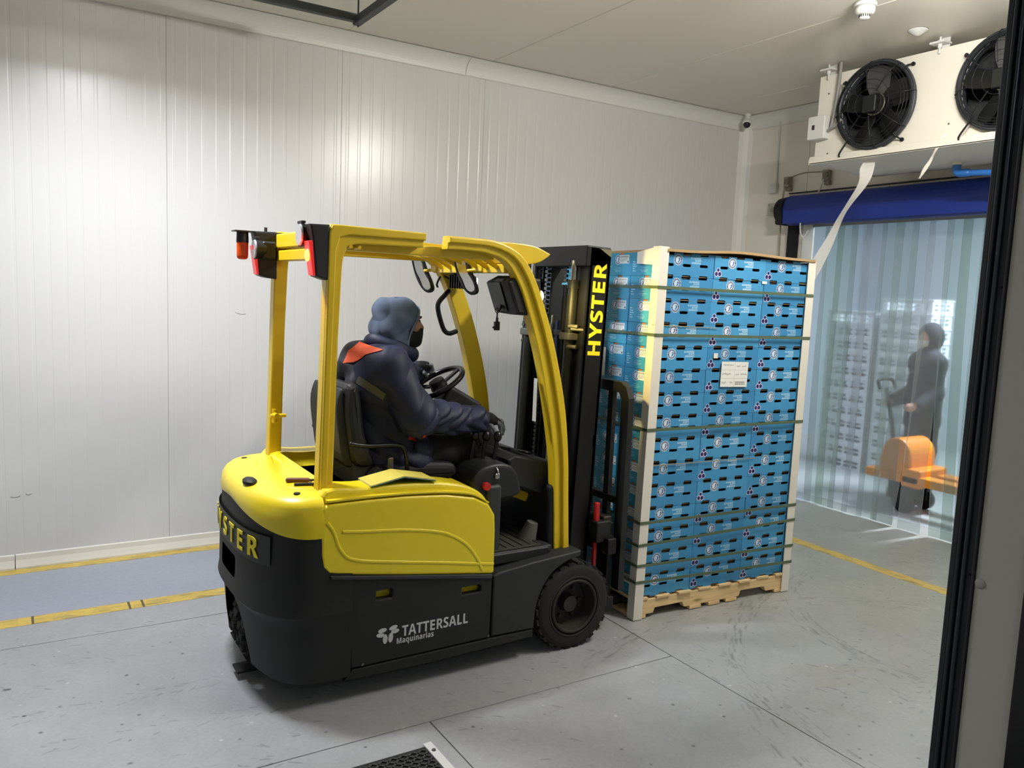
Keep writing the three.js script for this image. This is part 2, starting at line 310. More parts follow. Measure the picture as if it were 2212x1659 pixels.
{ // right-hand jamb: rubber-edged steel channel, grey reveal, dark outer trim
  const d = struct('door_1', [1.7, 0, 0]);
  mesh('jamb_channel', [box(-0.004, 0.03, 0, 3.25, -0.92, -0.906, 0.003, 1), box(-0.012, 0.02, 0, 3.25, -0.904, -0.896, 0.003, 1), box(0.0, 0.03, 0, 3.25, -0.9, -0.866, 0.003, 1), box(-0.008, 0.02, 0, 3.25, -0.87, -0.864, 0.002, 1)], std('#20262a', 0.5), d);
  mesh('round_bead', cyl([-0.003, 0, -0.889], [-0.003, 3.25, -0.889], 0.0055, 0.0055, 14), std('#4a5054', 0.24, 0.7), d);
  mesh('rivet', [0.6, 1.3, 1.9, 2.25, 2.36].map((y) => new THREE.SphereGeometry(0.003, 8, 6).translate(-0.001, y, -0.876)), M.black, d);
  mesh('grey_reveal', box(-0.004, 0.03, 0, 3.25, -0.864, -0.762, 0.004), std('#b5b2a8', 0.62), d);
  mesh('plaster_bump', new THREE.SphereGeometry(0.012, 14, 10).scale(0.25, 0.9, 1).translate(-0.004, 1.29, -0.852), std('#a19e94', 0.62), d);
  mesh('outer_trim', box(-0.02, 0.2, 0, 3.3, -0.762, -0.70, 0.004), M.blackGloss, d);
}
// painted lines
const lineMat = (() => { const t = tex(canvas(1024, 64, (c, w, h) => { const im = c.createImageData(w, h), d = im.data; for (let y = 0; y < h; y++) for (let x = 0; x < w; x++) { const n = noise2(x * 0.03, y * 0.05) * 0.6 + noise2(x * 0.2, y * 0.2 + 7) * 0.4, o = (y * w + x) * 4; const b = 0.92 + n * 0.14; d[o] = 203 * b; d[o + 1] = 176 * b; d[o + 2] = 82 * b; d[o + 3] = 255; } c.putImageData(im, 0, 0);
  for (let i = 0; i < 70; i++) { const x = rnd() * w, y = rnd() * h, q = 4 + rnd() * 22; c.fillStyle = rnd() < 0.5 ? `rgba(140,132,104,${0.12 + rnd() * 0.3})` : `rgba(120,108,62,${0.1 + rnd() * 0.25})`; c.beginPath(); for (let k = 0; k < 11; k++) { const t = k / 11 * 6.283, r = q * (0.5 + rnd() * 0.6); c.lineTo(x + 1.8 * r * Math.cos(t), y + 0.6 * r * Math.sin(t)); } c.closePath(); c.fill(); }
  for (let i = 0; i < 60; i++) { const x = rnd() * w, y = rnd() * h; c.strokeStyle = `rgba(110,92,45,${0.15 + rnd() * 0.35})`; c.lineWidth = 0.6 + rnd() * 1.5; c.beginPath(); c.moveTo(x, y); c.lineTo(x + 15 + rnd() * 70, y - 4 - rnd() * 22); c.stroke(); } })); return std('#ffffff', 0.5, 0, { map: t }); })();
const lineUV = (g, alongX) => { const p = g.attributes.position, u = g.attributes.uv; for (let i = 0; i < p.count; i++) alongX ? u.setXY(i, p.getX(i) / 2, p.getZ(i) / 0.12) : u.setXY(i, p.getZ(i) / 2, p.getX(i) / 0.12); return g; };
solo('floor_line', lineUV(plain(box(XW, 6.1, 0, 0.0012, -5.75, -5.652)), true), lineMat, 'yellow floor line running along the foot of the long white wall', 'floor marking', 'yellow floor lines');
solo('floor_line', lineUV(plain(box(XW, 5.22, 0, 0.0012, -4.897, -4.785)), true), lineMat, 'scratched yellow floor line in the open, parallel to the white wall', 'floor marking', 'yellow floor lines');
solo('floor_line', lineUV(plain(box(5.16, 5.27, 0, 0.0012, -4.78, -1.0)), false), lineMat, 'worn yellow floor line between the pallet and the strip curtain', 'floor marking', 'yellow floor lines');
{ // dark tape joints across the yellow line
  const m = std('#5c563a', 0.8); for (const x of [0.06, 0.53, 0.6]) { const t = mesh(numbered('floor_tape'), box(x, x + 0.012, 0.0012, 0.002, -4.897, -4.785), m, scene); tag(t, x < 0.1 ? 'thin dark tape joint across the yellow line at the far left' : x < 0.56 ? 'left of the paired dark tape joints on the yellow line' : 'right of the paired dark tape joints on the yellow line', 'tape', 'tape joints'); }
}
// floor grating at the threshold with its bright edge bar
{
  const t = thing('door_mat', 'black rubber mat with a white metal edge bar on the grey floor', 'mat', [0.7, 0, -2.3]);
  mesh('mat_base', box(-0.9, 0.69, 0, 0.008, -0.47, 1.2, 0.003, 1), M.rubber, t);
  const nub = []; for (let i = 0; i < 74; i++) for (let j = 0; j < 76; j++) nub.push(new THREE.BoxGeometry(0.022, 0.007, 0.009).rotateY((i + j) % 2 ? 0.7 : -0.7).translate(0.67 - i * 0.021, 0.0105, -0.44 + j * 0.021));
  const n = mesh('rubber_nubs', nub, std('#2b2c2d', 0.6), t); n.userData.kind = 'stuff';
  mesh('edge_bar', box(0.685, 0.722, 0, 0.014, -0.485, 1.2, 0.003, 1), std('#d5d6d6', 0.4, 0.2), t);
  mesh('bolt', cyl([0.703, 0.013, -0.42], [0.703, 0.018, -0.42], 0.009, 0.008, 12), M.steel, t);
}
// ------------------------------------------------------------------ lamps
function lampFixture(name, key, label) {
  const { at, size, colour, power } = LAMPS[key], [w, d] = size;
  const t = thing(name, label, 'lamp', at);
  mesh('housing', [box(-w / 2 - 0.02, w / 2 + 0.02, 0.012, 0.07, -d / 2 - 0.02, d / 2 + 0.02, 0.012)], std('#d0d0cc', 0.5), t);
  mesh('diffuser', box(-w / 2, w / 2, 0.004, 0.014, -d / 2, d / 2, 0.003, 1), std('#ffffff', 0.4, 0, { emissive: new THREE.Color(colour), emissiveIntensity: 4 }), t);
  const l = new THREE.RectAreaLight(colour, power, w, d); l.rotation.x = -Math.PI / 2; l.position.y = -0.006; l.castShadow = true; l.name = 'lamp_light'; t.add(l);
  return t;
}
{
  const t = lampFixture('frame_lamp', 'frame', 'flat ceiling lamp carried by the suspended black steel frame');
  const up = new THREE.RectAreaLight(LAMPS.frame.colour, 44, 0.42, 0.2); up.rotation.x = Math.PI / 2; up.position.y = 0.082; up.castShadow = true; up.name = 'up_light'; t.add(up);
  mesh('top_diffuser', box(-0.21, 0.21, 0.07, 0.078, -0.1, 0.1, 0.003, 1), std('#ffffff', 0.4, 0, { emissive: new THREE.Color(LAMPS.frame.colour), emissiveIntensity: 2 }), t);
  mesh('reflector_skirt', [box(-0.235, -0.23, -0.05, 0.03, -0.125, 0.125), box(0.23, 0.235, -0.05, 0.03, -0.125, 0.125), box(-0.235, 0.235, -0.05, 0.03, -0.125, -0.12), box(-0.235, 0.235, -0.05, 0.03, 0.12, 0.125)], std('#c9cac8', 0.5), t);
  mesh('hanger', [cyl([0, 0.06, -0.08], [0, YC - 3.44, -0.08], 0.006), cyl([0, 0.06, 0.08], [0, YC - 3.44, 0.08], 0.006)], M.steelBlack, t);
}
{
  const { at, length, colour, candela } = TUBE, t = thing('tube_lamp', 'bare-tube ceiling batten over the front of the room by the doorway', 'lamp', at);
  mesh('batten', box(-0.04, 0.04, 0.035, 0.09, -length / 2 - 0.03, length / 2 + 0.03, 0.006), std('#d0d0cc', 0.5), t);
  for (const x of [-0.025, 0.025]) mesh('tube', cyl([x, 0.01, -length / 2], [x, 0.01, length / 2], 0.013, 0.013, 16), std('#ffffff', 0.4, 0, { emissive: new THREE.Color(colour), emissiveIntensity: 4 }), t);
  mesh('hanger', [-0.3, 0.3].map((z) => cyl([0, 0.09, z], [0, YC - at[1], z], 0.005)), M.steelBlack, t);
  for (const z of [-0.28, 0, 0.28]) { const l = new THREE.PointLight(colour, candela / 1.5, 0, 2); l.position.set(0, -0.03, z); l.castShadow = true; l.shadow.radius = 3; l.name = 'tube_light'; t.add(l); }
}
{ const t = lampFixture('store_lamp', 'store', 'ceiling lamp of the storeroom behind the strip curtain'); mesh('hanger', [-0.3, 0.3].map((x) => cyl([x, 0.06, 0], [x, 0.125, 0], 0.006)), M.steelBlack, t); }
{ const t = lampFixture('lobby_lamp', 'lobby', 'ceiling lamp of the lobby outside the doorway'); mesh('hanger', [-0.3, 0.3].map((x) => cyl([x, 0.06, 0], [x, 0.2, 0], 0.006)), M.steelBlack, t); }
{ // frame of slotted steel hung from the ceiling on rods
  const t = thing('hanging_frame', 'dark slotted steel frame hung from the ceiling on thin rods', 'frame', [0.5, 3.47, -4.2]);
  const m = std('#4a4e50', 0.5, 0.5), x = 1.38, z0 = -0.78, z1 = 1.0;
  const channel = (a, b) => { const A = V(...a), B = V(...b), along = B.clone().sub(A).normalize(), side = V(along.z, 0, -along.x).multiplyScalar(0.022);
    return [bar(a, b, 0.044, 0.006), bar(A.clone().add(side).add(V(0, 0.02, 0)).toArray(), B.clone().add(side).add(V(0, 0.02, 0)).toArray(), 0.005, 0.042), bar(A.clone().sub(side).add(V(0, 0.02, 0)).toArray(), B.clone().sub(side).add(V(0, 0.02, 0)).toArray(), 0.005, 0.042)]; };
  mesh('rail', channel([-x - 0.6, 0, z0], [x, 0, z0]), m, t); mesh('rail', channel([-x - 0.6, 0, z1], [x, 0, z1]), m, t);
  mesh('cross_rail', channel([x, -0.012, z0 - 0.03], [x, -0.012, z1 + 0.05]), m, t); mesh('cross_rail', channel([0, 0.03, z0], [0, 0.03, z1]), m, t); mesh('cross_rail', channel([-x - 0.5, -0.012, z0], [-x - 0.5, -0.012, z1]), m, t);
  for (const [a, b] of [[x, z0], [x, z1], [-x, z0], [-x, z1]]) mesh('rod', [cyl([a, -0.03, b], [a, YC - 3.47, b], 0.0055), cyl([a, 0.012, b], [a, 0.024, b], 0.012, 0.012, 6)], std('#3f4244', 0.5, 0.5), t);
}
// ceiling fittings
{
  const t = thing('smoke_detector', 'white round smoke detector with a slotted lower rim on the ceiling', 'smoke detector', [4.32, YC, -3.17]);
  const lathe = (p, n = 32) => new THREE.LatheGeometry(p.map((q) => new THREE.Vector2(q[0], q[1])), n);
  mesh('base', lathe([[0, 0], [0.064, 0], [0.064, -0.02], [0.058, -0.024], [0, -0.024]]), M.white, t);
  mesh('body', lathe([[0, -0.024], [0.056, -0.024], [0.056, -0.052], [0.048, -0.066], [0.034, -0.07], [0, -0.07]]), M.white, t);
  mesh('sensor_cap', lathe([[0, -0.07], [0.031, -0.07], [0.031, -0.088], [0.022, -0.096], [0, -0.096]]), M.white, t);
  const s = []; for (let i = 0; i < 16; i++) { const a = i / 16 * Math.PI * 2; s.push(box(-0.003, 0.003, -0.086, -0.072, 0.030, 0.0325).rotateY(a)); }
  mesh('slot', s, M.black, t);
  const b = thing('ceiling_rose', 'small white cone-shaped cap on the ceiling above the cooler', 'ceiling cap', [4.99, YC, -3.26]);
  mesh('cap', lathe([[0, 0], [0.062, 0], [0.06, -0.008], [0.02, -0.034], [0, -0.038]]), M.white, b);
}
{ // dome camera in the corner
  const t = thing('security_camera', 'small white dome camera with a black lens in the far corner', 'camera', [6.02, YC, -5.6]);
  mesh('mount', cyl([0, 0, 0], [0, -0.06, 0], 0.03, 0.026, 20), M.white, t);
  mesh('body', new THREE.SphereGeometry(0.045, 20, 14).scale(1, 0.8, 1).translate(0, -0.075, 0), M.white, t);
  mesh('lens', new THREE.SphereGeometry(0.034, 18, 12).translate(-0.012, -0.1, 0.008), M.blackGloss, t);
}
// ------------------------------------------------------------------ evaporator cooler
{
  const X = 5.25, t = thing('evaporator_cooler', 'white ceiling-hung cooling unit with two black caged fans', 'cooler', [X, 2.92, -2.9]);
  const zL = -1.285, zR = 1.6, top = 0.635, white = std('#e6e3d8', 0.4);
  const holes = [[-0.785, 0.345], [0.10, 0.35], [0.985, 0.355]].map(([z, y]) => { const o = []; for (let i = 0; i < 40; i++) { const a = i / 40 * Math.PI * 2; o.push([-(z) + 0.285 * Math.cos(a), y + 0.285 * Math.sin(a)]); } return o; });
  // front plate faces -x: outline drawn in (-z, y)
  const front = extr([[-zR, 0], [-zL, 0], [-zL, top], [-zR, top]], 0, 0.004, 0, holes).rotateY(Math.PI / 2);
  mesh('front_plate', front, white, t);
  mesh('casing', [box(0.004, 0.75, top - 0.004, top, zL, zR), box(0.004, 0.75, 0, top, zL, zL + 0.004), box(0.004, 0.75, 0, top, zR - 0.004, zR), box(0.74, 0.75, 0, top, zL, zR)], white, t);
  mesh('drip_tray', [box(-0.03, 0.8, -0.012, 0, zL - 0.02, zR, 0.003, 1), box(-0.03, -0.024, -0.012, 0.045, zL - 0.02, zR, 0.002, 1), box(-0.03, 0.8, -0.012, 0.03, zL - 0.026, zL - 0.02), extr([[0.0, -0.01], [0.35, -0.055], [0.45, -0.055], [0.8, -0.01]], zL + 0.1, zR, 0)], white, t);
  const fins = []; for (let z = zL + 0.02; z < zR - 0.02; z += 0.0085) fins.push(new THREE.BoxGeometry(0.42, top - 0.05, 0.0012).translate(0.42, top / 2, z));
  const coil = mesh('coil_fins', fins, std('#777b7d', 0.5, 0.6), t); coil.userData.kind = 'stuff';
  mesh('coil_plate', [box(0.64, 0.66, 0.02, top - 0.02, zL + 0.01, zR - 0.01), box(0.2, 0.66, 0.01, 0.025, zL + 0.01, zR - 0.01)], std('#777b7d', 0.5, 0.6), t);
  const dark = std('#141614', 0.55), wire = std('#23262a', 0.4, 0.4);
  for (const [z, y] of [[-0.785, 0.345], [0.10, 0.35], [0.985, 0.355]]) {
    const f = new THREE.Group(); f.name = 'fan'; f.position.set(0, y, z); t.add(f);
    mesh('shroud', [new THREE.TorusGeometry(0.292, 0.018, 8, 48).rotateY(Math.PI / 2).translate(-0.03, 0, 0), new THREE.CylinderGeometry(0.285, 0.285, 0.1, 48, 1, true).rotateZ(Math.PI / 2).translate(-0.0, 0, 0)], std('#3a3e44', 0.45), f);
    const blades = []; for (let k = 0; k < 5; k++) { const a = k / 5 * Math.PI * 2 + 0.3; blades.push(extr(smoothPts([[0.06, -0.05], [0.16, -0.09], [0.26, -0.08], [0.272, 0.05], [0.18, 0.06], [0.07, 0.04]], 3, true), -0.003, 0.003).rotateX(0.55).rotateZ(a)); }
    for (let k = 0; k < 5; k++) mesh('blade', blades[k].rotateY(Math.PI / 2).translate(0.02, 0, 0), dark, f);
    mesh('motor', [box(-0.1, 0.02, -0.06, 0.06, -0.055, 0.05, 0.012), cyl([-0.06, 0, 0.015], [0.04, 0, 0.015], 0.078, 0.078, 28)], std('#191c1a', 0.5, 0.2), f);
    mesh('motor_ring', new THREE.TorusGeometry(0.075, 0.006, 8, 32).rotateY(Math.PI / 2).translate(-0.06, 0, 0.02), M.steel, f);
    const g = []; for (const r of [0.3, 0.285, 0.27, 0.255, 0.24]) g.push(new THREE.TorusGeometry(r, 0.0022, 5, 60).rotateY(Math.PI / 2).translate(-0.045 - (0.3 - r) * 0.9, 0, 0));
    for (const r of [0.16, 0.1]) g.push(new THREE.TorusGeometry(r, 0.002, 5, 40).rotateY(Math.PI / 2).translate(-0.112, 0, 0));
    mesh('cage_ring', g, wire, f);
    for (let k = 0; k < 8; k++) { const a = k / 8 * Math.PI * 2 + 0.15, c = Math.cos(a), s = Math.sin(a); mesh('cage_spoke', tube([[-0.02, 0.305 * s, 0.305 * c], [-0.055, 0.3 * s, 0.3 * c], [-0.105, 0.23 * s, 0.23 * c], [-0.112, 0.09 * s, 0.09 * c]], 0.0035, 14, 6), wire, f); }
    for (const a of [0.75, 2.5, 4.05, 5.4]) { const c = Math.cos(a), s = Math.sin(a), far = a === 4.05 ? 0.42 : 0.34; mesh('bracket_foot', [...tubeEnds([[-0.06, 0.29 * s, 0.29 * c], [-0.05, (far - 0.02) * s, (far - 0.02) * c], [-0.004, far * s, far * c]], 0.006, 10, 6), cyl([-0.012, far * s, far * c], [0, far * s, far * c], 0.014, 0.014, 10)], wire, f); }
  }
  for (const z of [-1.2, -0.35, 0.55]) mesh('ceiling_bracket', [box(-0.06, 0.03, 0.66, 0.672, z - 0.05, z + 0.05), box(0.02, 0.03, 0.6, 0.705, z - 0.04, z + 0.04), cyl([-0.02, 0.6, z], [-0.02, 0.705, z], 0.007, 0.007, 8), cyl([-0.02, 0.635, z], [-0.02, 0.66, z], 0.015, 0.015, 6)], M.white, t);
  mesh('screw', [[-1.17, 0.06], [-0.75, 0.03], [-0.15, 0.04], [-0.2, 0.46], [-0.22, 0.3], [-0.25, 0.14], [-1.2, 0.5], [-1.21, 0.2]].map(([z, y]) => cyl([-0.003, y, z], [0.004, y, z], 0.006, 0.006, 8)), M.steel, t);
  const jb = mesh('junction_box', box(-0.07, 0, 0.165, 0.335, zL - 0.03, zL + 0.12, 0.008), M.white, t);
  mesh('switch', box(-0.076, -0.068, 0.235, 0.27, zL + 0.015, zL + 0.035, 0.002, 1), M.darkgrey, jb);
  mesh('conduit', tube([[-0.03, 0.7, -1.09], [-0.03, 0.5, -1.1], [-0.03, 0.32, -1.12], [-0.03, 0.23, -1.14], [-0.03, 0.22, -1.17]], 0.012, 30, 8), std('#8d8f8c', 0.5), t);
  mesh('conduit', tube([[-0.03, 0.22, -1.17], [-0.04, 0.25, -1.08], [-0.03, 0.29, -1.05]], 0.01, 12, 8), std('#8d8f8c', 0.5), t);
}
{ // blue drain pipe
  const t = thing('drain_pipe', 'bright blue plastic drain pipe with an elbow under the cooler', 'pipe', [5.6, 2.8, -3.27]);
  const blue = std('#2a6fc4', 0.4);
  mesh('elbow', [...tubeEnds([[0, 0.08, 0], [0, 0.02, 0], [0, -0.005, 0.02], [0, -0.01, 0.08]], 0.028, 20, 14)], blue, t);
  mesh('run', cyl([0, -0.008, 0.06], [0.02, -0.09, 1.0], 0.022, 0.022, 14), blue, t);
  mesh('collar', cyl([0, 0.05, 0], [0, 0.12, 0], 0.031, 0.034, 16), std('#d9d3bb', 0.6), t);
}
function ribbon(pts, w, dir, mat, name, parent) { // thin band following points, w wide along dir
  const c = new THREE.CatmullRomCurve3(pts.map((p) => V(...p))), n = 30, pos = [], idx = []; const d0 = V(...dir).normalize();
  for (let i = 0; i <= n; i++) { const p = c.getPoint(i / n), tw = d0.clone().applyAxisAngle(V(0, 1, 0), 0.5 * Math.sin(i * 0.35)); const a = p.clone().addScaledVector(tw, -w / 2 * (1 + 0.25 * Math.sin(i * 0.6))), b = p.clone().addScaledVector(tw, w / 2); pos.push(...a.toArray(), ...b.toArray()); }
  for (let i = 0; i < n; i++) { const a = i * 2; idx.push(a, a + 1, a + 3, a, a + 3, a + 2); }
  const g = new THREE.BufferGeometry(); g.setAttribute('position', new THREE.Float32BufferAttribute(pos, 3)); g.setIndex(idx); g.computeVertexNormals();
  return mesh(name, g, mat, parent);
}
{
  const film = phys({ color: '#f2f0ea', roughness: 0.45, transmission: 0.25, thickness: 0, side: THREE.DoubleSide });
  const a = ribbon([[5.3, 2.9, -3.74], [5.3, 2.75, -3.78], [5.28, 2.5, -3.93], [5.27, 2.2, -4.07], [5.26, 1.95, -4.18]], 0.085, [0, 0, 1], film, numbered('plastic_film'), scene);
  tag(a, 'long torn band of milky plastic film hanging from the cooler', 'plastic film');
  const b = ribbon([[5.24, 3.0, -3.16], [5.22, 2.9, -3.2], [5.22, 2.82, -3.24], [5.22, 2.72, -3.3]], 0.025, [0, 0, 1], film, numbered('plastic_film'), scene);
  tag(b, 'short wisp of clear plastic film on the fan bracket', 'plastic film');
}
// ------------------------------------------------------------------ end-wall fittings
{
  const at = [XE, 0, 0];
  const cord = solo('wall_conduit', [cyl([-0.008, 2.97, -5.345], [-0.008, YC, -5.35], 0.007, 0.007, 8)], M.white, 'thin white cable duct running down to a small wall box', 'cable duct', undefined, at);
  const sb = thing('junction_box', 'small plain white square box at the end of the cable duct', 'wall box', [XE, 2.925, -5.36]);
  mesh('cover', box(-0.04, 0, -0.045, 0.045, -0.04, 0.04, 0.006), M.white, sb);
  const so = thing('wall_socket', 'grey-white square wall socket low beside the doorway', 'socket', [XE, 2.73, -5.35]);
  mesh('plate', box(-0.035, 0, -0.06, 0.06, -0.055, 0.055, 0.006), std('#c4bfb2', 0.5), so);
  mesh('outlet', [cyl([-0.042, 0, 0], [-0.03, 0, 0], 0.026, 0.026, 20)], std('#aaa69a', 0.5), so);
  mesh('screw', [[-0.04, 0.035], [0.04, -0.035], [0.04, 0.035]].map(([y, z]) => cyl([-0.038, y, z], [-0.03, y, z], 0.005, 0.005, 8)), M.steel, so);
  for (const [z, y, label] of [[-5.19, 2.965, 'grey cable pulley block at the left end of the doorway cord'], [-4.77, 2.985, 'grey cable pulley block under the cooler tray']]) {
    const p = thing('pulley_block', label, 'pulley', [XE, y, z], 'door pulleys');
    mesh('housing', [box(-0.06, 0, -0.05, 0.05, -0.03, 0.03, 0.008), box(-0.045, 0, -0.08, -0.04, -0.015, 0.035, 0.006)], std('#9c968a', 0.6), p);
    mesh('pulley_wheel', cyl([-0.068, 0.005, 0.01], [-0.055, 0.005, 0.01], 0.028, 0.028, 18), std('#7d786d', 0.5), p);
  }
  solo('pull_cord', [tube([[-0.05, 3.0, -5.17], [-0.05, 3.03, -5.0], [-0.05, 3.02, -4.78]], 0.005, 16, 6)], std('#8e8676', 0.7), 'thin cord strung between the two wall pulleys', 'cord', undefined, at);
  solo('door_cable', tube([[-0.06, 2.93, -5.2], [-0.045, 2.7, -5.23], [-0.04, 2.3, -5.22], [-0.04, 1.2, -5.2]], 0.008, 24, 6), std('#b3a78e', 0.7), 'beige cable hanging straight down left of the roller door', 'cable', undefined, at);
  solo('white_cord', tube([[-0.07, 2.95, -4.77], [-0.11, 2.8, -4.8], [-0.2, 2.62, -4.86], [-0.2, 2.5, -4.87], [-0.19, 2.44, -4.84], [-0.18, 2.5, -4.8]], 0.007, 36, 6), M.white, 'loose white cord looping over the blue roller door', 'cord', undefined, at);
}
// rolled-up blue fabric door above the opening
{
  const t = thing('roller_door', 'dark blue fabric roller door rolled up above the doorway', 'roller door', [XE, 2.69, -5.02]);
  const blue = phys({ color: '#10308e', roughness: 0.5, sheen: 0.4, sheenRoughness: 0.5 }), prof = [];
  for (let i = 0; i <= 26; i++) { const a = i / 26 * Math.PI * 2; prof.push([-0.115 + 0.105 * Math.cos(a), 0.0 + 0.128 * Math.sin(a)]); }
  mesh('fabric_roll', [new THREE.ExtrudeGeometry(shapeOf(prof.slice(0, -1)), { depth: 2.95, bevelEnabled: true, bevelSize: 0.006, bevelThickness: 0.01, bevelSegments: 2 }).translate(0, 0, -0.04), box(-0.225, -0.21, -0.125, 0.0, -0.04, 2.9, 0.006, 1)], blue, t);
  mesh('end_cap', [cyl([-0.115, 0, -0.14], [-0.115, 0, -0.05], 0.118, 0.128, 28), box(-0.235, 0, -0.13, 0.06, -0.12, -0.052, 0.02)], M.rubber, t);
  mesh('top_rail', [box(-0.06, 0, 0.128, 0.16, -0.12, 2.9, 0.004, 1)], std('#b9b7ad', 0.45, 0.3), t);
  mesh('rail_seal', box(-0.065, -0.03, 0.162, 0.172, -0.12, 2.9), M.blackGloss, t);
  const st = []; for (let i = 0; i < 14; i++) st.push(cyl([-0.063, 0.144, 0.05 + i * 0.21], [-0.058, 0.144, 0.05 + i * 0.21], 0.006, 0.006, 8));
  mesh('rivet', st, M.steel, t);
  mesh('side_guide', box(-0.05, 0, -2.69, -0.1, -0.115, -0.02, 0.004, 1), M.rubber, t);
}
// strip curtain
{
  const t = thing('strip_curtain', 'hazy see-through plastic strip curtain filling the doorway', 'strip curtain', [6.33, 0, DZ0]);
  const pvc = ['#ecf0f1', '#e3ebe9', '#ecf0f3', '#dbe6e1'].map((c, i) => phys({ color: c, roughness: [0.085, 0.1, 0.07, 0.09][i], transmission: 0.88, thickness: 0.003, ior: 1.3 }));
  const strip = (z, layer, lean, bow, m, top = 2.58) => { // one hanging strip, bowed across its width
    const w = 0.2, nu = 6, nv = 10, pos = [], idx = [];
    const N = (nu + 1) * (nv + 1);
    for (const th of [0, 0.003]) for (let j = 0; j <= nv; j++) for (let i = 0; i <= nu; i++) { const u = i / nu - 0.5, v = j / nv, y = 0.012 + v * (top - 0.012), sway = (1 - v) * (1 - v);
      pos.push(th + layer + bow * (1 - 4 * u * u) + 0.012 * Math.sin(v * 5 + z * 9) * (1 - v), y, z + u * w * (1 - 0.12 * sway * Math.abs(lean) * 4) + lean * sway + 0.006 * Math.sin(v * 4 + z * 13)); }
    const at = (i, j) => j * (nu + 1) + i, quad = (p, q, r, s) => idx.push(p, q, r, p, r, s);
    for (let j = 0; j < nv; j++) for (let i = 0; i < nu; i++) { const a = at(i, j), b2 = at(i + 1, j), c2 = at(i, j + 1), d2 = at(i + 1, j + 1); quad(a, b2, d2, c2); quad(a + N, c2 + N, d2 + N, b2 + N); }
    for (let j = 0; j < nv; j++) { quad(at(0, j), at(0, j + 1), at(0, j + 1) + N, at(0, j) + N); quad(at(nu, j), at(nu, j) + N, at(nu, j + 1) + N, at(nu, j + 1)); }
    for (let i = 0; i < nu; i++) { quad(at(i, 0), at(i, 0) + N, at(i + 1, 0) + N, at(i + 1, 0)); quad(at(i, nv), at(i + 1, nv), at(i + 1, nv) + N, at(i, nv) + N); }
    let g = new THREE.BufferGeometry(); g.setAttribute('position', new THREE.Float32BufferAttribute(pos, 3)); g.setIndex(idx); g.computeVertexNormals(); g = plain(toCreasedNormals(g, 0.7));
    mesh('strip', g, m, t);
  };
  let k = 0; for (let z = 0.09; z < 2.85; z += 0.142) {
    let lean = (rnd() - 0.5) * 0.03; if (k === 7) lean = -0.14; if (k === 8) lean = -0.02; if (k === 9) lean = 0.1; if (k === 10) lean = 0.05;
    strip(z, k % 2 ? 0.014 : 0, lean, 0.006 + rnd() * 0.006, pvc[(k * 7 + (k >> 1)) % 4]); k++;
  }
  mesh('hanging_rail', [box(-0.008, 0.026, 2.56, 2.61, 0, 2.9, 0.003, 1)], std('#9a9d9c', 0.4, 0.5), t);
}
// ------------------------------------------------------------------ storeroom behind the curtain
{
  const w = std('#b4bec3', 0.6);
  structMesh('wall_store', [box(10.5, 10.6, 0, 3.65, -7.5, 0), box(XE + WT, 10.5, 0, 3.65, -7.5, -7.4), box(XE + WT, 10.5, 0, 3.65, -0.1, 0), box(XE + WT, XE + WT + 0.02, 0, 3.65, -7.4, DZ0 - 0.2)], w);
  structMesh('ceiling_store', box(XE + WT, 10.6, 3.62, 3.72, -7.5, 0), w);
}
{ // stacks of white vented crates
  const cw = std('#e4e8ea', 0.45), slotH = [];
  for (let i = 0; i < 5; i++) for (let j = 0; j < 2; j++) slotH.push(roundRect(-0.25 + i * 0.105, -0.17 + i * 0.105, 0.03 + j * 0.045, 0.06 + j * 0.045, 0.008, 1));
  const side = extr([[-0.29, 0], [0.29, 0], [0.29, 0.135], [-0.29, 0.135]], 0, 0.008, 0, slotH);
  const endH = []; for (let i = 0; i < 3; i++) for (let j = 0; j < 2; j++) endH.push(roundRect(-0.155 + i * 0.105, -0.075 + i * 0.105, 0.03 + j * 0.045, 0.06 + j * 0.045, 0.008, 1));
  const end = extr([[-0.19, 0], [0.19, 0], [0.19, 0.135], [-0.19, 0.135]], 0, 0.008, 0, endH);
  const walls = merge([side.clone().rotateY(-Math.PI / 2).translate(-0.182, 0, 0), side.clone().rotateY(-Math.PI / 2).translate(0.19, 0, 0), end.clone().translate(0, 0, 0.282), end.clone().translate(0, 0, -0.29)]);
  const rimG = merge([box(-0.2, 0.2, 0.135, 0.148, 0.28, 0.3, 0.003, 1), box(-0.2, 0.2, 0.135, 0.148, -0.3, -0.28, 0.003, 1), box(-0.2, -0.18, 0.135, 0.148, -0.3, 0.3, 0.003, 1), box(0.18, 0.2, 0.135, 0.148, -0.3, 0.3, 0.003, 1), box(-0.185, 0.185, 0, 0.006, -0.285, 0.285)]);
  const UP = ['bottom', 'second', 'third', 'fourth', 'fifth', 'sixth', 'seventh', 'eighth', 'ninth', 'tenth', 'eleventh', 'twelfth', 'thirteenth', 'fourteenth'];
  const stacks = [[8.25, -5.75, 12, 'leftmost'], [8.25, -5.1, 13, 'second from left'], [8.3, -4.02, 13, 'second from right'], [8.3, -3.36, 14, 'rightmost']];
  for (const [x, z, n, which] of stacks) for (let k = 0; k < n; k++) {
    const t = thing('storage_crate', `white vented crate, ${UP[k]} one counted from the floor, in the ${which} stack`, 'crate', [x, k * 0.15, z], 'stacked crates in the storeroom');
    mesh('basket', walls, cw, t); mesh('rim', rimG, cw, t);
  }
}
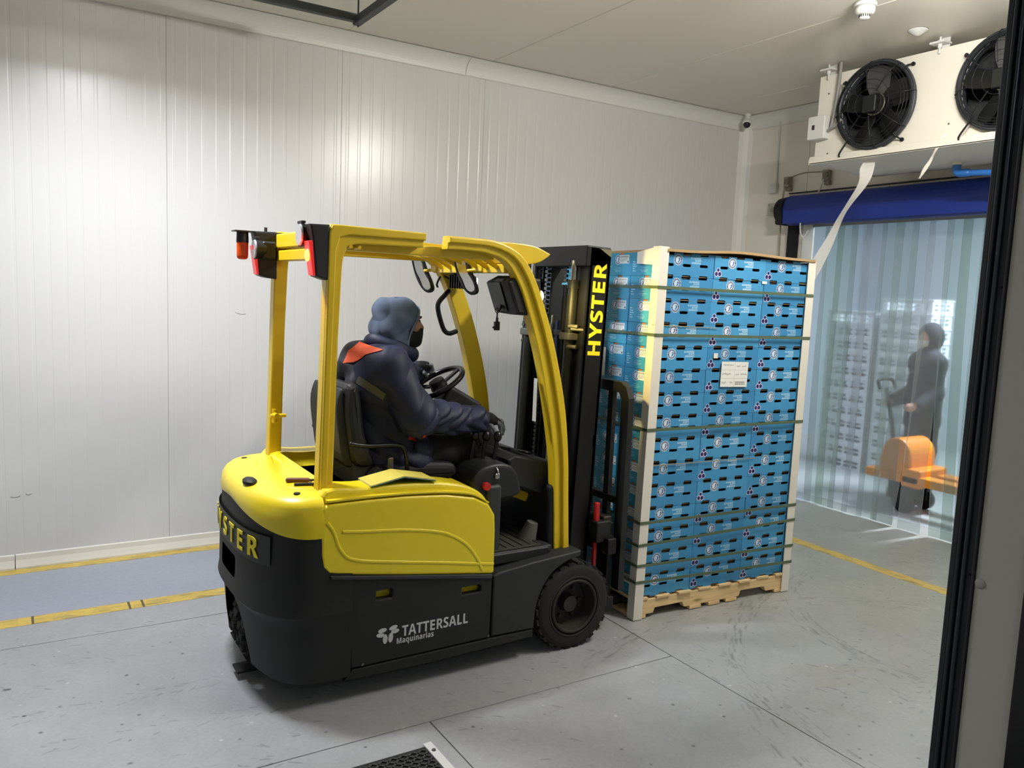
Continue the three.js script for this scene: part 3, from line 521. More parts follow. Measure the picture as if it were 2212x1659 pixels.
{ // orange pallet truck parked behind the curtain
  const t = thing('pallet_truck', 'orange pallet truck standing behind the strip curtain', 'pallet truck', [7.05, 0, -4.3]);
  const o = std('#e58a10', 0.45);
  mesh('cowl', extr(smoothPts([[-0.15, 0.32], [-0.15, 0.5], [-0.1, 0.64], [0.04, 0.67], [0.13, 0.58], [0.15, 0.32]], 5), -0.2, 0.2, 0.02).rotateY(-Math.PI / 2), o, t);
  for (const x of [-0.22, 0.06]) mesh('fork', box(x, x + 0.16, 0.28, 0.36, -0.28, 1.1, 0.015), o, t);
  mesh('cross_head', box(-0.22, 0.22, 0.25, 0.42, 0.08, 0.26, 0.02), o, t);
  mesh('frame', [box(-0.14, 0.14, 0.1, 0.32, -0.1, 0.1, 0.02), box(-0.2, -0.12, 0.09, 0.3, 0.06, 0.14, 0.01), box(0.12, 0.2, 0.09, 0.3, 0.06, 0.14, 0.01)], M.black, t);
  for (const [x, z] of [[-0.06, 0], [0.06, 0], [-0.16, 0.1], [0.16, 0.1]]) mesh('wheel', cyl([x - 0.025, 0.09, z], [x + 0.025, 0.09, z], 0.09, 0.09, 20), M.rubber, t);
  for (const x of [-0.14, 0.14]) mesh('roller', [cyl([x - 0.04, 0.045, 1.02], [x + 0.04, 0.045, 1.02], 0.045, 0.045, 16), box(x - 0.05, x + 0.05, 0.05, 0.28, 0.99, 1.05, 0.006)], M.rubber, t);
  mesh('tiller', [...tubeEnds([[0, 0.4, -0.12], [0, 0.8, -0.2], [0, 1.08, -0.28]], 0.02, 14, 8), ...tubeEnds([[-0.12, 1.1, -0.27], [-0.1, 1.17, -0.3], [0.1, 1.17, -0.3], [0.12, 1.1, -0.27]], 0.016, 16, 8)], M.black, t);
}
// ------------------------------------------------------------------ person standing behind the curtain
{
  const t = thing('person', 'person in a dark hooded jacket standing behind the strip curtain', 'person', [7.45, 0, -4.44]); t.rotation.y = -0.4;
  const skin = std('#b98e74', 0.6), navy = std('#141c2b', 0.8), trousers = std('#1c1f25', 0.85);
  // faces the camera side (-x); right and left along z
  const head = ell(0, 1.57, 0, 0.095, 0.125, 0.08);
  const limbs = (g) => join(0.05, cap(0, 1.02, 0, 0, 1.3, 0, 0.12 + g, 0.135 + g), cap(0, 1.34, -0.1, 0, 1.34, 0.1, 0.085 + g, 0.085 + g),
    cap(0, 1.34, 0.14, -0.02, 1.06, 0.17, 0.055 + g, 0.05 + g), cap(-0.02, 1.06, 0.17, -0.2, 0.95, 0.2, 0.05 + g, 0.042 + g), cap(0, 1.34, -0.14, 0.02, 1.06, -0.17, 0.055 + g, 0.05 + g), cap(0.02, 1.06, -0.17, -0.2, 0.95, -0.18, 0.05 + g, 0.042 + g));
  const legs = (g) => join(0.05, cap(0, 0.95, 0.08, 0, 0.52, 0.1, 0.095 + g, 0.07 + g), cap(0, 0.52, 0.1, 0.02, 0.1, 0.1, 0.065 + g, 0.05 + g), cap(0, 0.95, -0.08, 0, 0.52, -0.1, 0.095 + g, 0.07 + g), cap(0, 0.52, -0.1, 0.02, 0.1, -0.1, 0.065 + g, 0.05 + g));
  const hands = join(0.02, cap(-0.2, 0.95, 0.2, -0.28, 0.93, 0.18, 0.035, 0.04), cap(-0.2, 0.95, -0.18, -0.28, 0.93, -0.16, 0.035, 0.04));
  const body = join(0.04, head, cap(0, 1.36, 0, 0, 1.52, 0, 0.055, 0.05), ell(-0.095, 1.555, 0, 0.022, 0.03, 0.014), limbs(-0.01), legs(-0.01), hands);
  mesh('body', netMesh(body, [-0.36, 0.02, -0.36], [0.2, 1.75, 0.36], 0.015), skin, t);
  const coat = join(0.05, limbs(0.022), cap(0, 0.78, 0, 0, 1.1, 0, 0.165, 0.155), cap(0.0, 1.38, 0, 0.0, 1.47, 0, 0.1, 0.085));
  mesh('jacket', netMesh(coat, [-0.26, 0.55, -0.4], [0.26, 1.6, 0.4], 0.016), navy, t);
  const hood = (x, y, z) => Math.max(ell(0.012, 1.585, 0, 0.12, 0.145, 0.108)(x, y, z), -ell(-0.12, 1.555, 0, 0.1, 0.1, 0.085)(x, y, z), -(head(x, y, z) - 0.004));
  mesh('hood', netMesh(hood, [-0.13, 1.4, -0.13], [0.16, 1.76, 0.13], 0.01), navy, t);
  mesh('face_mask', netMesh((x, y, z) => Math.max(join(0.02, ell(0, 1.57, 0, 0.101, 0.131, 0.086), ell(-0.09, 1.53, 0, 0.03, 0.05, 0.04))(x, y, z), y - 1.555, 1.475 - y, x + 0.03), [-0.14, 1.45, -0.11], [0, 1.58, 0.11], 0.008), std('#c9c0b0', 0.8), t);
  mesh('trousers', netMesh(legs(0.016), [-0.18, 0.05, -0.25], [0.18, 1.1, 0.25], 0.016), trousers, t);
  for (const z of [0.1, -0.1]) mesh('boot', netMesh((x, y, q) => Math.max(join(0.04, cap(0.03, 0.06, z, -0.15, 0.045, z, 0.055, 0.045), cap(0.02, 0.06, z, 0.02, 0.2, z, 0.06, 0.06))(x, y, q), -y), [-0.24, -0.02, z - 0.1], [0.12, 0.3, z + 0.1], 0.012), M.rubber, t);
}
// ------------------------------------------------------------------ the loaded pallet
const TH = 0.0543, PA = [2.994, -3.369];
const PL = (u, y, w) => [PA[0] + u * Math.cos(TH) - w * Math.sin(TH), y, PA[1] + u * Math.sin(TH) + w * Math.cos(TH)];
const onPallet = (o, u, y, w) => { o.position.set(...PL(u, y, w)); o.rotation.y = -TH; return o; };
{
  const BW = 0.4, BH = 0.1305, BD = 0.246, NOT = 0.012;
  const slotX = [-0.125, 0.0, 0.125];
  // front print: emblem, three lines, berry mark
  const berry = (c, x, y, r) => { for (const [dx, dy, q] of [[0, -1.0, 0.82], [-0.85, 0.55, 1.05], [0.85, 0.55, 1.05]]) { const hex = (s) => { c.beginPath(); for (let i = 0; i < 6; i++) { const a = i / 6 * Math.PI * 2 + 0.5; c.lineTo(x + dx * r + s * q * r * Math.cos(a), y + dy * r + s * q * r * Math.sin(a)); } c.closePath(); }; c.fillStyle = '#e3d8ee'; hex(1.16); c.fill(); c.fillStyle = '#231c5c'; hex(0.88); c.fill(); } };
  const emblem = (c, x, y, r) => { c.fillStyle = '#e8eef2'; c.beginPath(); c.arc(x, y, r, 0, 7); c.fill(); c.fillStyle = '#1d2a63'; c.beginPath(); c.arc(x, y, r * 0.9, 0, 7); c.fill();
    c.fillStyle = '#dfe8f0'; for (let i = 0; i < 22; i++) { if (i % 11 === 5) continue; c.save(); c.translate(x, y); c.rotate(i / 22 * Math.PI * 2); c.fillRect(-r * 0.045, -r * 0.86, r * 0.09, r * 0.17); c.restore(); }
    c.beginPath(); c.arc(x, y, r * 0.62, 0, 7); c.fill(); c.fillStyle = '#3f64a8'; c.beginPath(); c.ellipse(x + r * 0.12, y + r * 0.05, r * 0.26, r * 0.46, 0.5, 0, 7); c.fill(); c.fillStyle = '#dfe8f0'; c.beginPath(); c.ellipse(x - r * 0.05, y + r * 0.1, r * 0.14, r * 0.36, 0.5, 0, 7); c.fill(); };
  const px = 2600; // pixels per metre
  const frontTex = tex(canvas(BW * px, BH * px, (c, w, h) => {
    c.fillStyle = '#ffffff'; c.fillRect(0, 0, w, h);
    c.fillStyle = '#4595c6'; c.fillRect(0, 0, w, h);
    emblem(c, 0.136 * px, 0.037 * px, 0.031 * px);
    c.fillStyle = '#d6e9f4'; c.textAlign = 'right'; c.font = `bold ${0.0135 * px}px sans-serif`;
    c.fillText('BLUEBERRIES', 0.302 * px, 0.029 * px, 0.075 * px); c.fillText('BLUETS', 0.302 * px, 0.0415 * px, 0.043 * px); c.fillText('ARÁNDANOS', 0.302 * px, 0.0545 * px, 0.068 * px);
    berry(c, 0.03 * px, 0.094 * px, 0.0145 * px);
  }));
  const endTex = tex(canvas(Math.round(BD * px), Math.round(BH * px), (c, w, h) => {
    c.fillStyle = '#3b9cba'; c.fillRect(0, 0, w, h);
    c.fillStyle = '#bfe3ea'; for (let i = 0; i < 5; i++) c.fillRect(0.012 * px, (0.05 + i * 0.013) * px, (0.02 + (i % 3) * 0.008) * px, 0.005 * px);
    emblem(c, 0.112 * px, 0.04 * px, 0.029 * px);
    c.fillStyle = '#9fd3dd'; c.font = `${0.009 * px}px sans-serif`; c.textAlign = 'center'; c.fillText('BLUEBERRIES', 0.115 * px, 0.09 * px); c.fillRect(0.08 * px, 0.098 * px, 0.07 * px, 0.003 * px); c.fillRect(0.09 * px, 0.106 * px, 0.05 * px, 0.003 * px);
    c.fillStyle = '#e9e8df'; c.fillRect(0.13 * px, 0.012 * px, 0.092 * px, 0.05 * px);
    c.fillStyle = '#3a3d40'; for (let i = 0; i < 16; i++) c.fillRect((0.136 + i * 0.0048) * px, 0.017 * px, (i % 3 ? 0.0015 : 0.003) * px, 0.011 * px);
    c.fillStyle = '#7d8286'; for (let i = 0; i < 3; i++) c.fillRect(0.136 * px, (0.035 + i * 0.007) * px, (0.07 - i * 0.015) * px, 0.0022 * px);
    c.fillStyle = '#44484c'; c.fillRect(0.206 * px, 0.047 * px, 0.01 * px, 0.01 * px);
  }));
  const tones = ['#ffffff', '#e6eef2', '#d6e6ee', '#f2fbff'];
  const frontMats = tones.map((c) => std(c, 0.55, 0, { map: frontTex })), endMats = tones.map((c) => std(c, 0.55, 0, { map: endTex }));
  const plainBlue = std('#2f86b4', 0.6);
  // front panel with three mid slots and notches that meet the next carton
  const outline = []; const H = BH, half = BW / 2;
  outline.push([-half, 0]); for (const x of slotX) outline.push([x - 0.031, 0], [x - 0.029, 0.010], [x + 0.029, 0.010], [x + 0.031, 0]); outline.push([half, 0], [half, H]);
  for (const x of [...slotX].reverse()) outline.push([x + 0.032, H], [x + 0.03, H - NOT], [x - 0.03, H - NOT], [x - 0.032, H]); outline.push([-half, H]);
  const holes = slotX.map((x) => roundRect(x - 0.03, x + 0.03, H - 0.074, H - 0.058, 0.007, 2));
  const fitUV = (g, w, h) => { const p = g.attributes.position, u = g.attributes.uv; for (let i = 0; i < p.count; i++) u.setXY(i, p.getX(i) / w + 0.5, p.getY(i) / h); return g; };
  const frontG = fitUV(plain(extr(outline, -0.004, 0, 0, holes)), BW, BH).translate(0, 0, BD / 2);
  const endOutline = [[-BD / 2 + 0.004, 0], [BD / 2 - 0.004, 0], [BD / 2 - 0.004, H], [0.045, H], [0.043, H - 0.009], [0.005, H - 0.009], [0.003, H], [-BD / 2 + 0.004, H]];
  const endG = fitUV(plain(extr(endOutline, -0.004, 0, 0)), BD, BH).rotateY(-Math.PI / 2).translate(-BW / 2, 0, 0);
  const bodyG = merge([box(BW / 2 - 0.004, BW / 2, 0, H, -BD / 2 + 0.004, BD / 2 - 0.004), box(-half, half, 0, H, -BD / 2, -BD / 2 + 0.004)]);
  const trayG = merge([box(-half + 0.006, half - 0.006, 0.001, 0.004, -BD / 2 + 0.006, BD / 2 - 0.006), box(-half + 0.006, half - 0.006, 0.004, H - 0.02, -BD / 2 + 0.006, -BD / 2 + 0.009), box(-half + 0.006, -half + 0.009, 0.004, H - 0.02, -BD / 2 + 0.006, BD / 2 - 0.006), box(half - 0.009, half - 0.006, 0.004, H - 0.02, -BD / 2 + 0.006, BD / 2 - 0.006)]);
  const flapG = merge([box(-half + 0.006, half - 0.006, H - 0.016, H - 0.013, -BD / 2 + 0.01, BD / 2 - 0.02, 0)]);
  const orange = std('#b86a3a', 0.8);
  const tabG = box(-BW / 2 + 0.002, -BW / 2 + 0.01, H - 0.013, H - 0.001, 0.006, 0.042);
  const colName = ['left', 'middle', 'right'], deep = ['', 'second from near corner', 'third from near corner', 'farthest from near corner'];
  const fixG = { front: frontG, end: endG, body: bodyG };
  for (let row = 0; row < 15; row++) for (let col = 0; col < 3; col++) for (let k = 0; k < (col ? 1 : 4); k++) {
    const y = 0.126 + (14 - row) * 0.132, lean = y / 2 * 0.026, r = rnd();
    const label = k === 0 ? `blue fruit carton, ${colName[col]} column of the front face, ${ORD[row]} layer${row && row < 14 ? ' from the top' : ''}` : `blue carton on the mast side, ${deep[k]}, ${ORD[row]} layer${row && row < 14 ? ' from top' : ''}`;
    const t = thing('fruit_carton', label, 'carton', [0, 0, 0], 'cartons on the pallet');
    onPallet(t, 0.022 + lean + 0.2 + col * 0.4025 + rnd() * 0.002, y, -0.03 - BD / 2 - k * 0.2495 - rnd() * 0.003);
    mesh('front_panel', fixG.front, frontMats[Math.floor(r * 4)], t);
    if (col === 0) { mesh('end_panel', fixG.end, endMats[Math.floor(rnd() * 4)], t); mesh('paper_tab', tabG, orange, t); } else { mesh('end_panel', box(-BW / 2, -BW / 2 + 0.004, 0, H, -BD / 2 + 0.004, BD / 2 - 0.004), plainBlue, t); }
    mesh('carton_body', fixG.body, plainBlue, t); mesh('inner_tray', trayG, M.kraft, t); mesh('lid_flap', flapG, M.kraft, t);
  }
  // handwritten pallet sheet on the middle column
  const sheet = tex(canvas(640, 450, (c, w, h) => {
    c.fillStyle = '#e4e6e2'; c.fillRect(0, 0, w, h); c.strokeStyle = '#8b9092'; c.lineWidth = 3;
    for (const y of [h * 0.33, h * 0.66]) { c.beginPath(); c.moveTo(0, y); c.lineTo(w, y); c.stroke(); } c.beginPath(); c.moveTo(w * 0.5, 0); c.lineTo(w * 0.5, h); c.stroke();
    c.fillStyle = '#8a8f92'; for (let i = 0; i < 11; i++) c.fillRect(40 + i * 22, 52, 16, 12 + (i % 3) * 4);
    c.strokeStyle = '#5f666c'; c.lineWidth = 5; c.lineCap = 'round';
    const scrawl = (x, y, n, a) => { c.beginPath(); c.moveTo(x, y); for (let i = 1; i <= n; i++) c.quadraticCurveTo(x + i * 20 - 14, y - a * (0.4 + rnd()), x + i * 20, y + (rnd() - 0.5) * 16); c.stroke(); };
    scrawl(360, 90, 4, 46); scrawl(490, 88, 5, 40); scrawl(24, 232, 10, 44); scrawl(350, 236, 4, 40); scrawl(470, 232, 7, 44); scrawl(30, 390, 5, 60); scrawl(225, 385, 3, 44);
    c.fillStyle = '#2d3134'; for (let i = 0; i < 30; i++) { c.fillRect(345 + i * 8, 352, i % 3 ? 5 : 3, 26); if (i % 7 !== 4) c.fillRect(345 + i * 8, 388, i % 4 ? 6 : 3, 22); }
  }));
  const s = solo('pallet_sheet', plain(new RoundedBoxGeometry(0.212, 0.15, 0.001, 1, 0.0004)), std('#ffffff', 0.7, 0, { map: sheet }), 'white handwritten paper sheet stuck on the middle column of cartons', 'paper sheet');
  { const p = s.geometry.attributes.position, u = s.geometry.attributes.uv; for (let i = 0; i < p.count; i++) u.setXY(i, p.getX(i) / 0.212 + 0.5, p.getY(i) / 0.15 + 0.5); }
  onPallet(s, 0.657, 1.419, -0.0225); s.rotation.z = -0.02;
  const s2 = solo('side_sheet', plain(box(-0.001, 0, -0.085, 0.085, -0.055, 0.055)), M.paper, 'white paper sheet on the mast-facing side of the cartons', 'paper sheet'); onPallet(s2, 0.018, 1.46, -0.50);
  const st = solo('small_sticker', plain(box(-0.016, 0.016, -0.015, 0.015, 0, 0.0008)), M.paper, 'tiny white sticker at the corner of a middle carton', 'sticker'); onPallet(st, 0.505, 1.53, -0.027);
  const st2 = solo('small_sticker', plain(box(-0.02, 0.02, -0.008, 0.008, 0, 0.0008)), M.paper, 'narrow white sticker at the right end of the top middle carton', 'sticker'); onPallet(st2, 0.85, 1.968, -0.027);
  // white angle boards at the corners
  const L = 0.062, T = 0.005;
  const angle = (sx, sz, h) => { const q = [[0, 0], [L, 0], [L, T], [T, T], [T, L], [0, L]].map(([a, b]) => [a * sx, b * sz]); return prism(q, 0, h, 0.001); };
  for (const [u, w, sx, sz, h, lean, label] of [[0.004, -0.012, 1, -1, 2.13, 0.034, 'white cardboard angle board on the near left corner of the pallet load'], [1.25, -0.012, -1, -1, 2.11, 0.012, 'white cardboard angle board on the near right corner of the pallet load'], [0.004, -1.045, 1, 1, 2.12, 0.034, 'white cardboard angle board on the far left corner behind the mast']]) {
    const b = solo('corner_board', plain(angle(sx, sz, h)), M.board, label, 'angle board', 'corner boards'); onPallet(b, u, 0.004, w); b.rotation.order = 'YXZ'; b.rotation.z = -lean / 2.1;
  }
  // top: torn cardboard sheet and the white pad at the left
  const cap0 = []; { const top = smoothPts([[0.09, 2.122], [0.3, 2.124], [0.62, 2.138], [0.8, 2.134], [1.02, 2.126], [1.25, 2.124]], 5), bot = top.map(([x, y]) => [x, y - 0.014]).reverse(); cap0.push(...top, ...bot); }
  const cover = solo('cardboard_cover', [extr(cap0, -1.02, -0.004, 0)], M.kraft, 'bowed brown cardboard sheet lying on top of the carton stack', 'cardboard'); onPallet(cover, 0, 0, 0);
  const pad = solo('corner_pad', [extr([[-0.20, 2.04], [0, 2.03], [0, 2.135], [-0.20, 2.105]], 0, 0.004, 0.001).rotateY(Math.PI / 2).translate(0.026, 0, 0)], M.board, 'white card flap at the top of the mast-facing side', 'card flap');
  pad.geometry.rotateY(Math.PI).translate(0.052, 0, -0.0); onPallet(pad, 0.012, 0, -0.012);
  // green straps round the load
  [[1.91, 1.904], [1.647, 1.64], [1.113, 1.115], [0.578, 0.576], [0.447, 0.478], [0.327, 0.308], [0.23, 0.199]].forEach(([yl, yr], i) => {
    const u0 = (y) => -0.0 + y / 2 * 0.034, u1 = 1.253, hh = 0.008, a = u0(yl), pos = [];
    const P = (u, y, w) => [u, y, w], corners = [[a - 0.001, yl, -0.009], [u1 + 0.004, yr, -0.009], [u1 + 0.004, yr, -1.047], [a - 0.001, yl, -1.047]];
    const segs = corners.map((c, k) => bar(c, corners[(k + 1) % 4], 0.0016, 0.017));
    const s = solo('pallet_strap', segs, M.strap, `dark green plastic strap round the load, ${['topmost', 'second from the top', 'third from the top', 'fourth from the top', 'third from the bottom', 'second from the bottom', 'lowest'][i]}`, 'strap', 'pallet straps'); onPallet(s, 0, 0, 0);
  });
  for (const [yl, yr, label] of [[1.703, 1.69, 'thin yellow twine across the upper left cartons'], [0.905, 0.9, 'thin yellow twine across the cartons at mid height']]) { const s = solo('twine', cyl([0.02, yl, -0.023], [yl > 1 ? 0.5 : 0.88, yr, -0.023], 0.0018, 0.0018, 5), std('#a98d4a', 0.8), label, 'twine'); onPallet(s, 0, 0, 0); }
  // pallet
  const woodTex = tex(canvas(512, 128, (c, w, h) => { const im = c.createImageData(w, h), d = im.data; for (let y = 0; y < h; y++) for (let x = 0; x < w; x++) { const n = noise2(x * 0.012, y * 0.16 + noise2(x * 0.01, y * 0.02) * 4), f = noise2(x * 0.05, y * 0.9), kx = (x - 210) / 14, ky = (y - 62) / 11, kn = Math.exp(-(kx * kx + ky * ky)), b = 0.9 + n * 0.13 + f * 0.05 - kn * 0.35, o = (y * w + x) * 4; d[o] = 226 * b; d[o + 1] = 196 * b; d[o + 2] = 146 * b * (1 - kn * 0.2); d[o + 3] = 255; } c.putImageData(im, 0, 0); }));
  const wood = std('#ffffff', 0.75, 0, { map: woodTex });
  const woodUV = (g, ax) => { const p = g.attributes.position, u = g.attributes.uv; for (let i = 0; i < p.count; i++) u.setXY(i, (ax ? p.getZ(i) : p.getX(i)) / 1.2, p.getY(i) / 0.1 + (ax ? p.getX(i) * 3 : 0)); return g; };
  const t = thing('wooden_pallet', 'pale wooden pallet with notched stringers under the blue cartons', 'pallet'); onPallet(t, 0, 0, 0);
  const str = [[0.01, 0.025], [0.155, 0.025], [0.168, 0.055], [0.373, 0.057], [0.39, 0.025], [0.83, 0.025], [0.843, 0.06], [1.04, 0.057], [1.06, 0.025], [1.235, 0.025], [1.235, 0.112], [0.01, 0.112]];
  for (const w of [-0.062, -0.545, -1.03]) mesh('stringer', woodUV(plain(extr(str, w, w + 0.038, 0.002)), false), wood, t);
  for (let i = 0; i < 8; i++) { const u = 0.01 + i * 0.1607; mesh('deck_board', woodUV(plain(box(u, u + 0.1, 0.1125, 0.126, -1.03, -0.018 + (i % 3) * 0.004, 0.002, 1)), true), wood, t); }
  for (const u of [0.01, 0.43, 0.58, 0.72, 1.135]) mesh('bottom_board', woodUV(plain(box(u, u + 0.09, 0.004, 0.0245, -1.03, -0.02, 0.002, 1)), true), wood, t);
}
// ------------------------------------------------------------------ forklift (x as in the room, s across: +s is the near side)
const TX = 1.7, TZ = -3.78;
const truck = thing('forklift', 'yellow and black three-wheel electric forklift carrying the pallet', 'forklift', [TX, 0, TZ]);
const F = (name, geos, mat, parent = truck) => { const m = mesh(name, merge([geos]).translate(-TX, 0, 0), mat, parent); return m; };
// rear outline, a squarish half round
const tail = (W, a, xc = 1.12, n = 40, p = 2.6) => { const o = []; for (let i = 0; i <= n; i++) { const t = i / n * Math.PI, c = Math.cos(t), q = Math.sin(t); o.push([xc - a * Math.pow(Math.abs(q), 2 / p), W * Math.sign(c) * Math.pow(Math.abs(c), 2 / p)]); } return o; };
const ringAt = (W, a, y, xf = 1.25) => { const o = tail(W, a).map(([x, s]) => [x, typeof y === 'function' ? y(x, s) : y, s]); const e = o.at(-1), b = o[0]; return [...o, [xf, e[1], -W], [xf, b[1], W]]; };
const rev = (rings) => rings.map((r) => [...r].reverse());
{ // counterweight with the steer-wheel arch and the tow pocket
  const rings = [[0.50, 0.205, 0.1], [0.525, 0.232, 0.125], [0.53, 0.245, 0.22], [0.528, 0.258, 0.36], [0.53, 0.264, 0.40], [0.54, 0.288, 0.43], [0.532, 0.282, 0.47], [0.53, 0.28, 0.62], [0.528, 0.272, 0.74]].map(([W, a, y]) => ringAt(W, a, y));
  rings.push(ringAt(0.526, 0.268, (x, s) => 0.86 - 0.085 * Math.min(1, Math.abs(s) / 0.53) ** 1.6));
  const w = cut(loft(rings, 0.5),
    extr(smoothPts([[-0.26, -0.1], [-0.25, 0.2], [-0.16, 0.37], [0, 0.4], [0.13, 0.33], [0.2, 0.17], [0.215, -0.1]], 5), 0, 0.5).rotateY(-Math.PI / 2).translate(1.1, 0, 0),
    box(0.7, 1.0, 0.505, 0.61, -0.13, 0.13, 0.02));
  F('counterweight', w, M.black);
  F('wheel_well', [box(1.05, 1.09, 0.1, 0.45, -0.3, 0.3)], M.blackGloss);
  F('tow_pin', [cyl([0.92, 0.49, 0.04], [0.92, 0.66, 0.04], 0.016), cyl([0.89, 0.5, 0.02], [0.86, 0.47, 0.06], 0.02, 0.014)], M.steelBlack);
  const badge = []; { const o = tail(0.533, 0.2835); const top = [], bot = []; for (const [x, s] of o) if (Math.abs(s) < 0.44) { top.push([x, 0.775, s]); bot.push([x, 0.645, s]); }
    const pos = [], idx = []; const q = [...top]; for (let i = 0; i < top.length; i++) pos.push(...top[i], ...bot[i]); for (let i = 0; i + 1 < top.length; i++) { const a = 2 * i; idx.push(a, a + 1, a + 3, a, a + 3, a + 2); }
    const g = new THREE.BufferGeometry(); g.setAttribute('position', new THREE.Float32BufferAttribute(pos, 3)); g.setIndex(idx); g.computeVertexNormals(); badge.push(g); }
  F('badge_plate', badge, std('#232627', 0.5));
  // raised yellow letters following the curve
  const word = 'HYSTER', n = word.length, at = (s) => { const W = 0.5345, p = 2.6, c = Math.abs(s / W); return 1.12 - 0.2855 * Math.pow(Math.max(0, 1 - Math.pow(c, p)), 1 / p); };
  for (let i = 0; i < n; i++) { const s = -0.262 + i * 0.119, e = 0.02, x = at(s), dx = (at(s + e) - at(s - e)) / (2 * e), ang = Math.atan2(dx, 1);
    F('rear_letter', lettering(word[i], 0.088, 0.004, 1.22).rotateY(-Math.PI / 2 + ang).translate(x, 0.712, s), M.letter); }
}
{ // rear hood, yellow
  const low = (x, s) => 0.862 - 0.09 * Math.min(1, Math.abs(s) / 0.53) ** 1.6;
  const rings = [ringAt(0.531, 0.273, low, 1.118), ringAt(0.533, 0.276, (x, s) => lerp(low(x, s), 0.9, 0.5), 1.118), ringAt(0.528, 0.268, 0.905, 1.118), ringAt(0.518, 0.256, 0.925, 1.118), ringAt(0.5, 0.235, 0.94, 1.118), ringAt(0.46, 0.2, 0.952, 1.118), ringAt(0.3, 0.1, 0.965, 1.118)];
  const h = F('rear_hood', loft(rings, 0.9), M.yellow);
  F('hood_latch', loft([[0.0, 1], [0.012, 1], [0.02, 0.7]].map(([y, k]) => { const o = []; for (let i = 0; i < 20; i++) { const a = i / 20 * Math.PI * 2; o.push([0.905 + 0.03 * k * Math.cos(a), 0.945 + y, 0.13 - 0.055 * k * Math.sin(a)]); } return o; })), M.black, h);
  for (const [x, s] of [[1.03, 0.43], [1.0, -0.36]]) F('rubber_stop', cyl([x, 0.935, s], [x, 0.957, s], 0.017, 0.014, 14), M.black, h);
  F('hood_bead', tube([[1.1, 0.958, -0.3], [1.02, 0.958, -0.2], [0.99, 0.956, -0.05], [0.985, 0.955, 0.12], [1.0, 0.954, 0.28], [1.05, 0.953, 0.36], [1.11, 0.953, 0.385]], 0.007, 50, 8), M.yellow, h);
  F('red_decal', box(1.06, 1.085, 0.951, 0.9535, -0.4, -0.375), M.red, h);
}
{ // battery lid and deck under the seat
  const prof = smoothPts([[1.124, 0.76], [1.124, 0.962], [1.3, 0.968], [1.56, 0.966], [1.72, 0.952], [1.85, 0.918], [1.93, 0.86], [1.962, 0.78], [1.965, 0.52]], 4);
  const lid = F('battery_lid', cut(extr([...prof, [1.124, 0.52]], -0.5, 0.5, 0.02, [], 3), box(1.17, 1.9, 0.9, 1.1, -0.34, 0.36, 0.03)), M.yellow);
  F('seat_well', box(1.16, 1.9, 0.88, 0.9, -0.35, 0.37), M.black, lid);
  F('side_lip', extr([...smoothPts([[1.13, 0.935], [1.3, 0.937], [1.5, 0.935], [1.7, 0.922], [1.85, 0.895], [1.935, 0.845]], 4), ...smoothPts([[1.93, 0.838], [1.85, 0.883], [1.7, 0.91], [1.5, 0.923], [1.3, 0.925], [1.13, 0.923]], 4)], 0.49, 0.527, 0.004), M.yellow, lid);
  for (const sg of [1, -1]) {
    const out = [[1.108, 0.9], [1.14, 0.916], [1.3, 0.919], [1.5, 0.917], [1.7, 0.904], [1.85, 0.876], [1.93, 0.836], [1.966, 0.78], [1.972, 0.7], [1.974, 0.494], [1.96, 0.486], [1.5, 0.55], [1.18, 0.6], [1.14, 0.61], [1.115, 0.64], [1.106, 0.7]];
    const p = F('side_panel', sg > 0 ? extr(out, 0.485, 0.531, 0.012, [], 3) : extr(out, -0.531, -0.485, 0.012, [], 3), M.yellow);
    const crease = (pts) => tube(pts.map(([x, y]) => [x, y, 0]), 0.008, 60, 8).scale(1, 1, 0.45).translate(0, 0, sg * 0.531);
    F('pressed_crease', crease([[1.13, 0.84], [1.16, 0.795], [1.195, 0.707], [1.264, 0.655], [1.48, 0.615], [1.7, 0.58], [1.885, 0.548], [1.968, 0.535]]), M.yellow, p);
    F('pressed_crease', crease([[1.2, 0.79], [1.297, 0.78], [1.5, 0.762], [1.666, 0.732], [1.75, 0.698], [1.819, 0.649], [1.87, 0.585], [1.908, 0.51]]), M.yellow, p);
  }
}
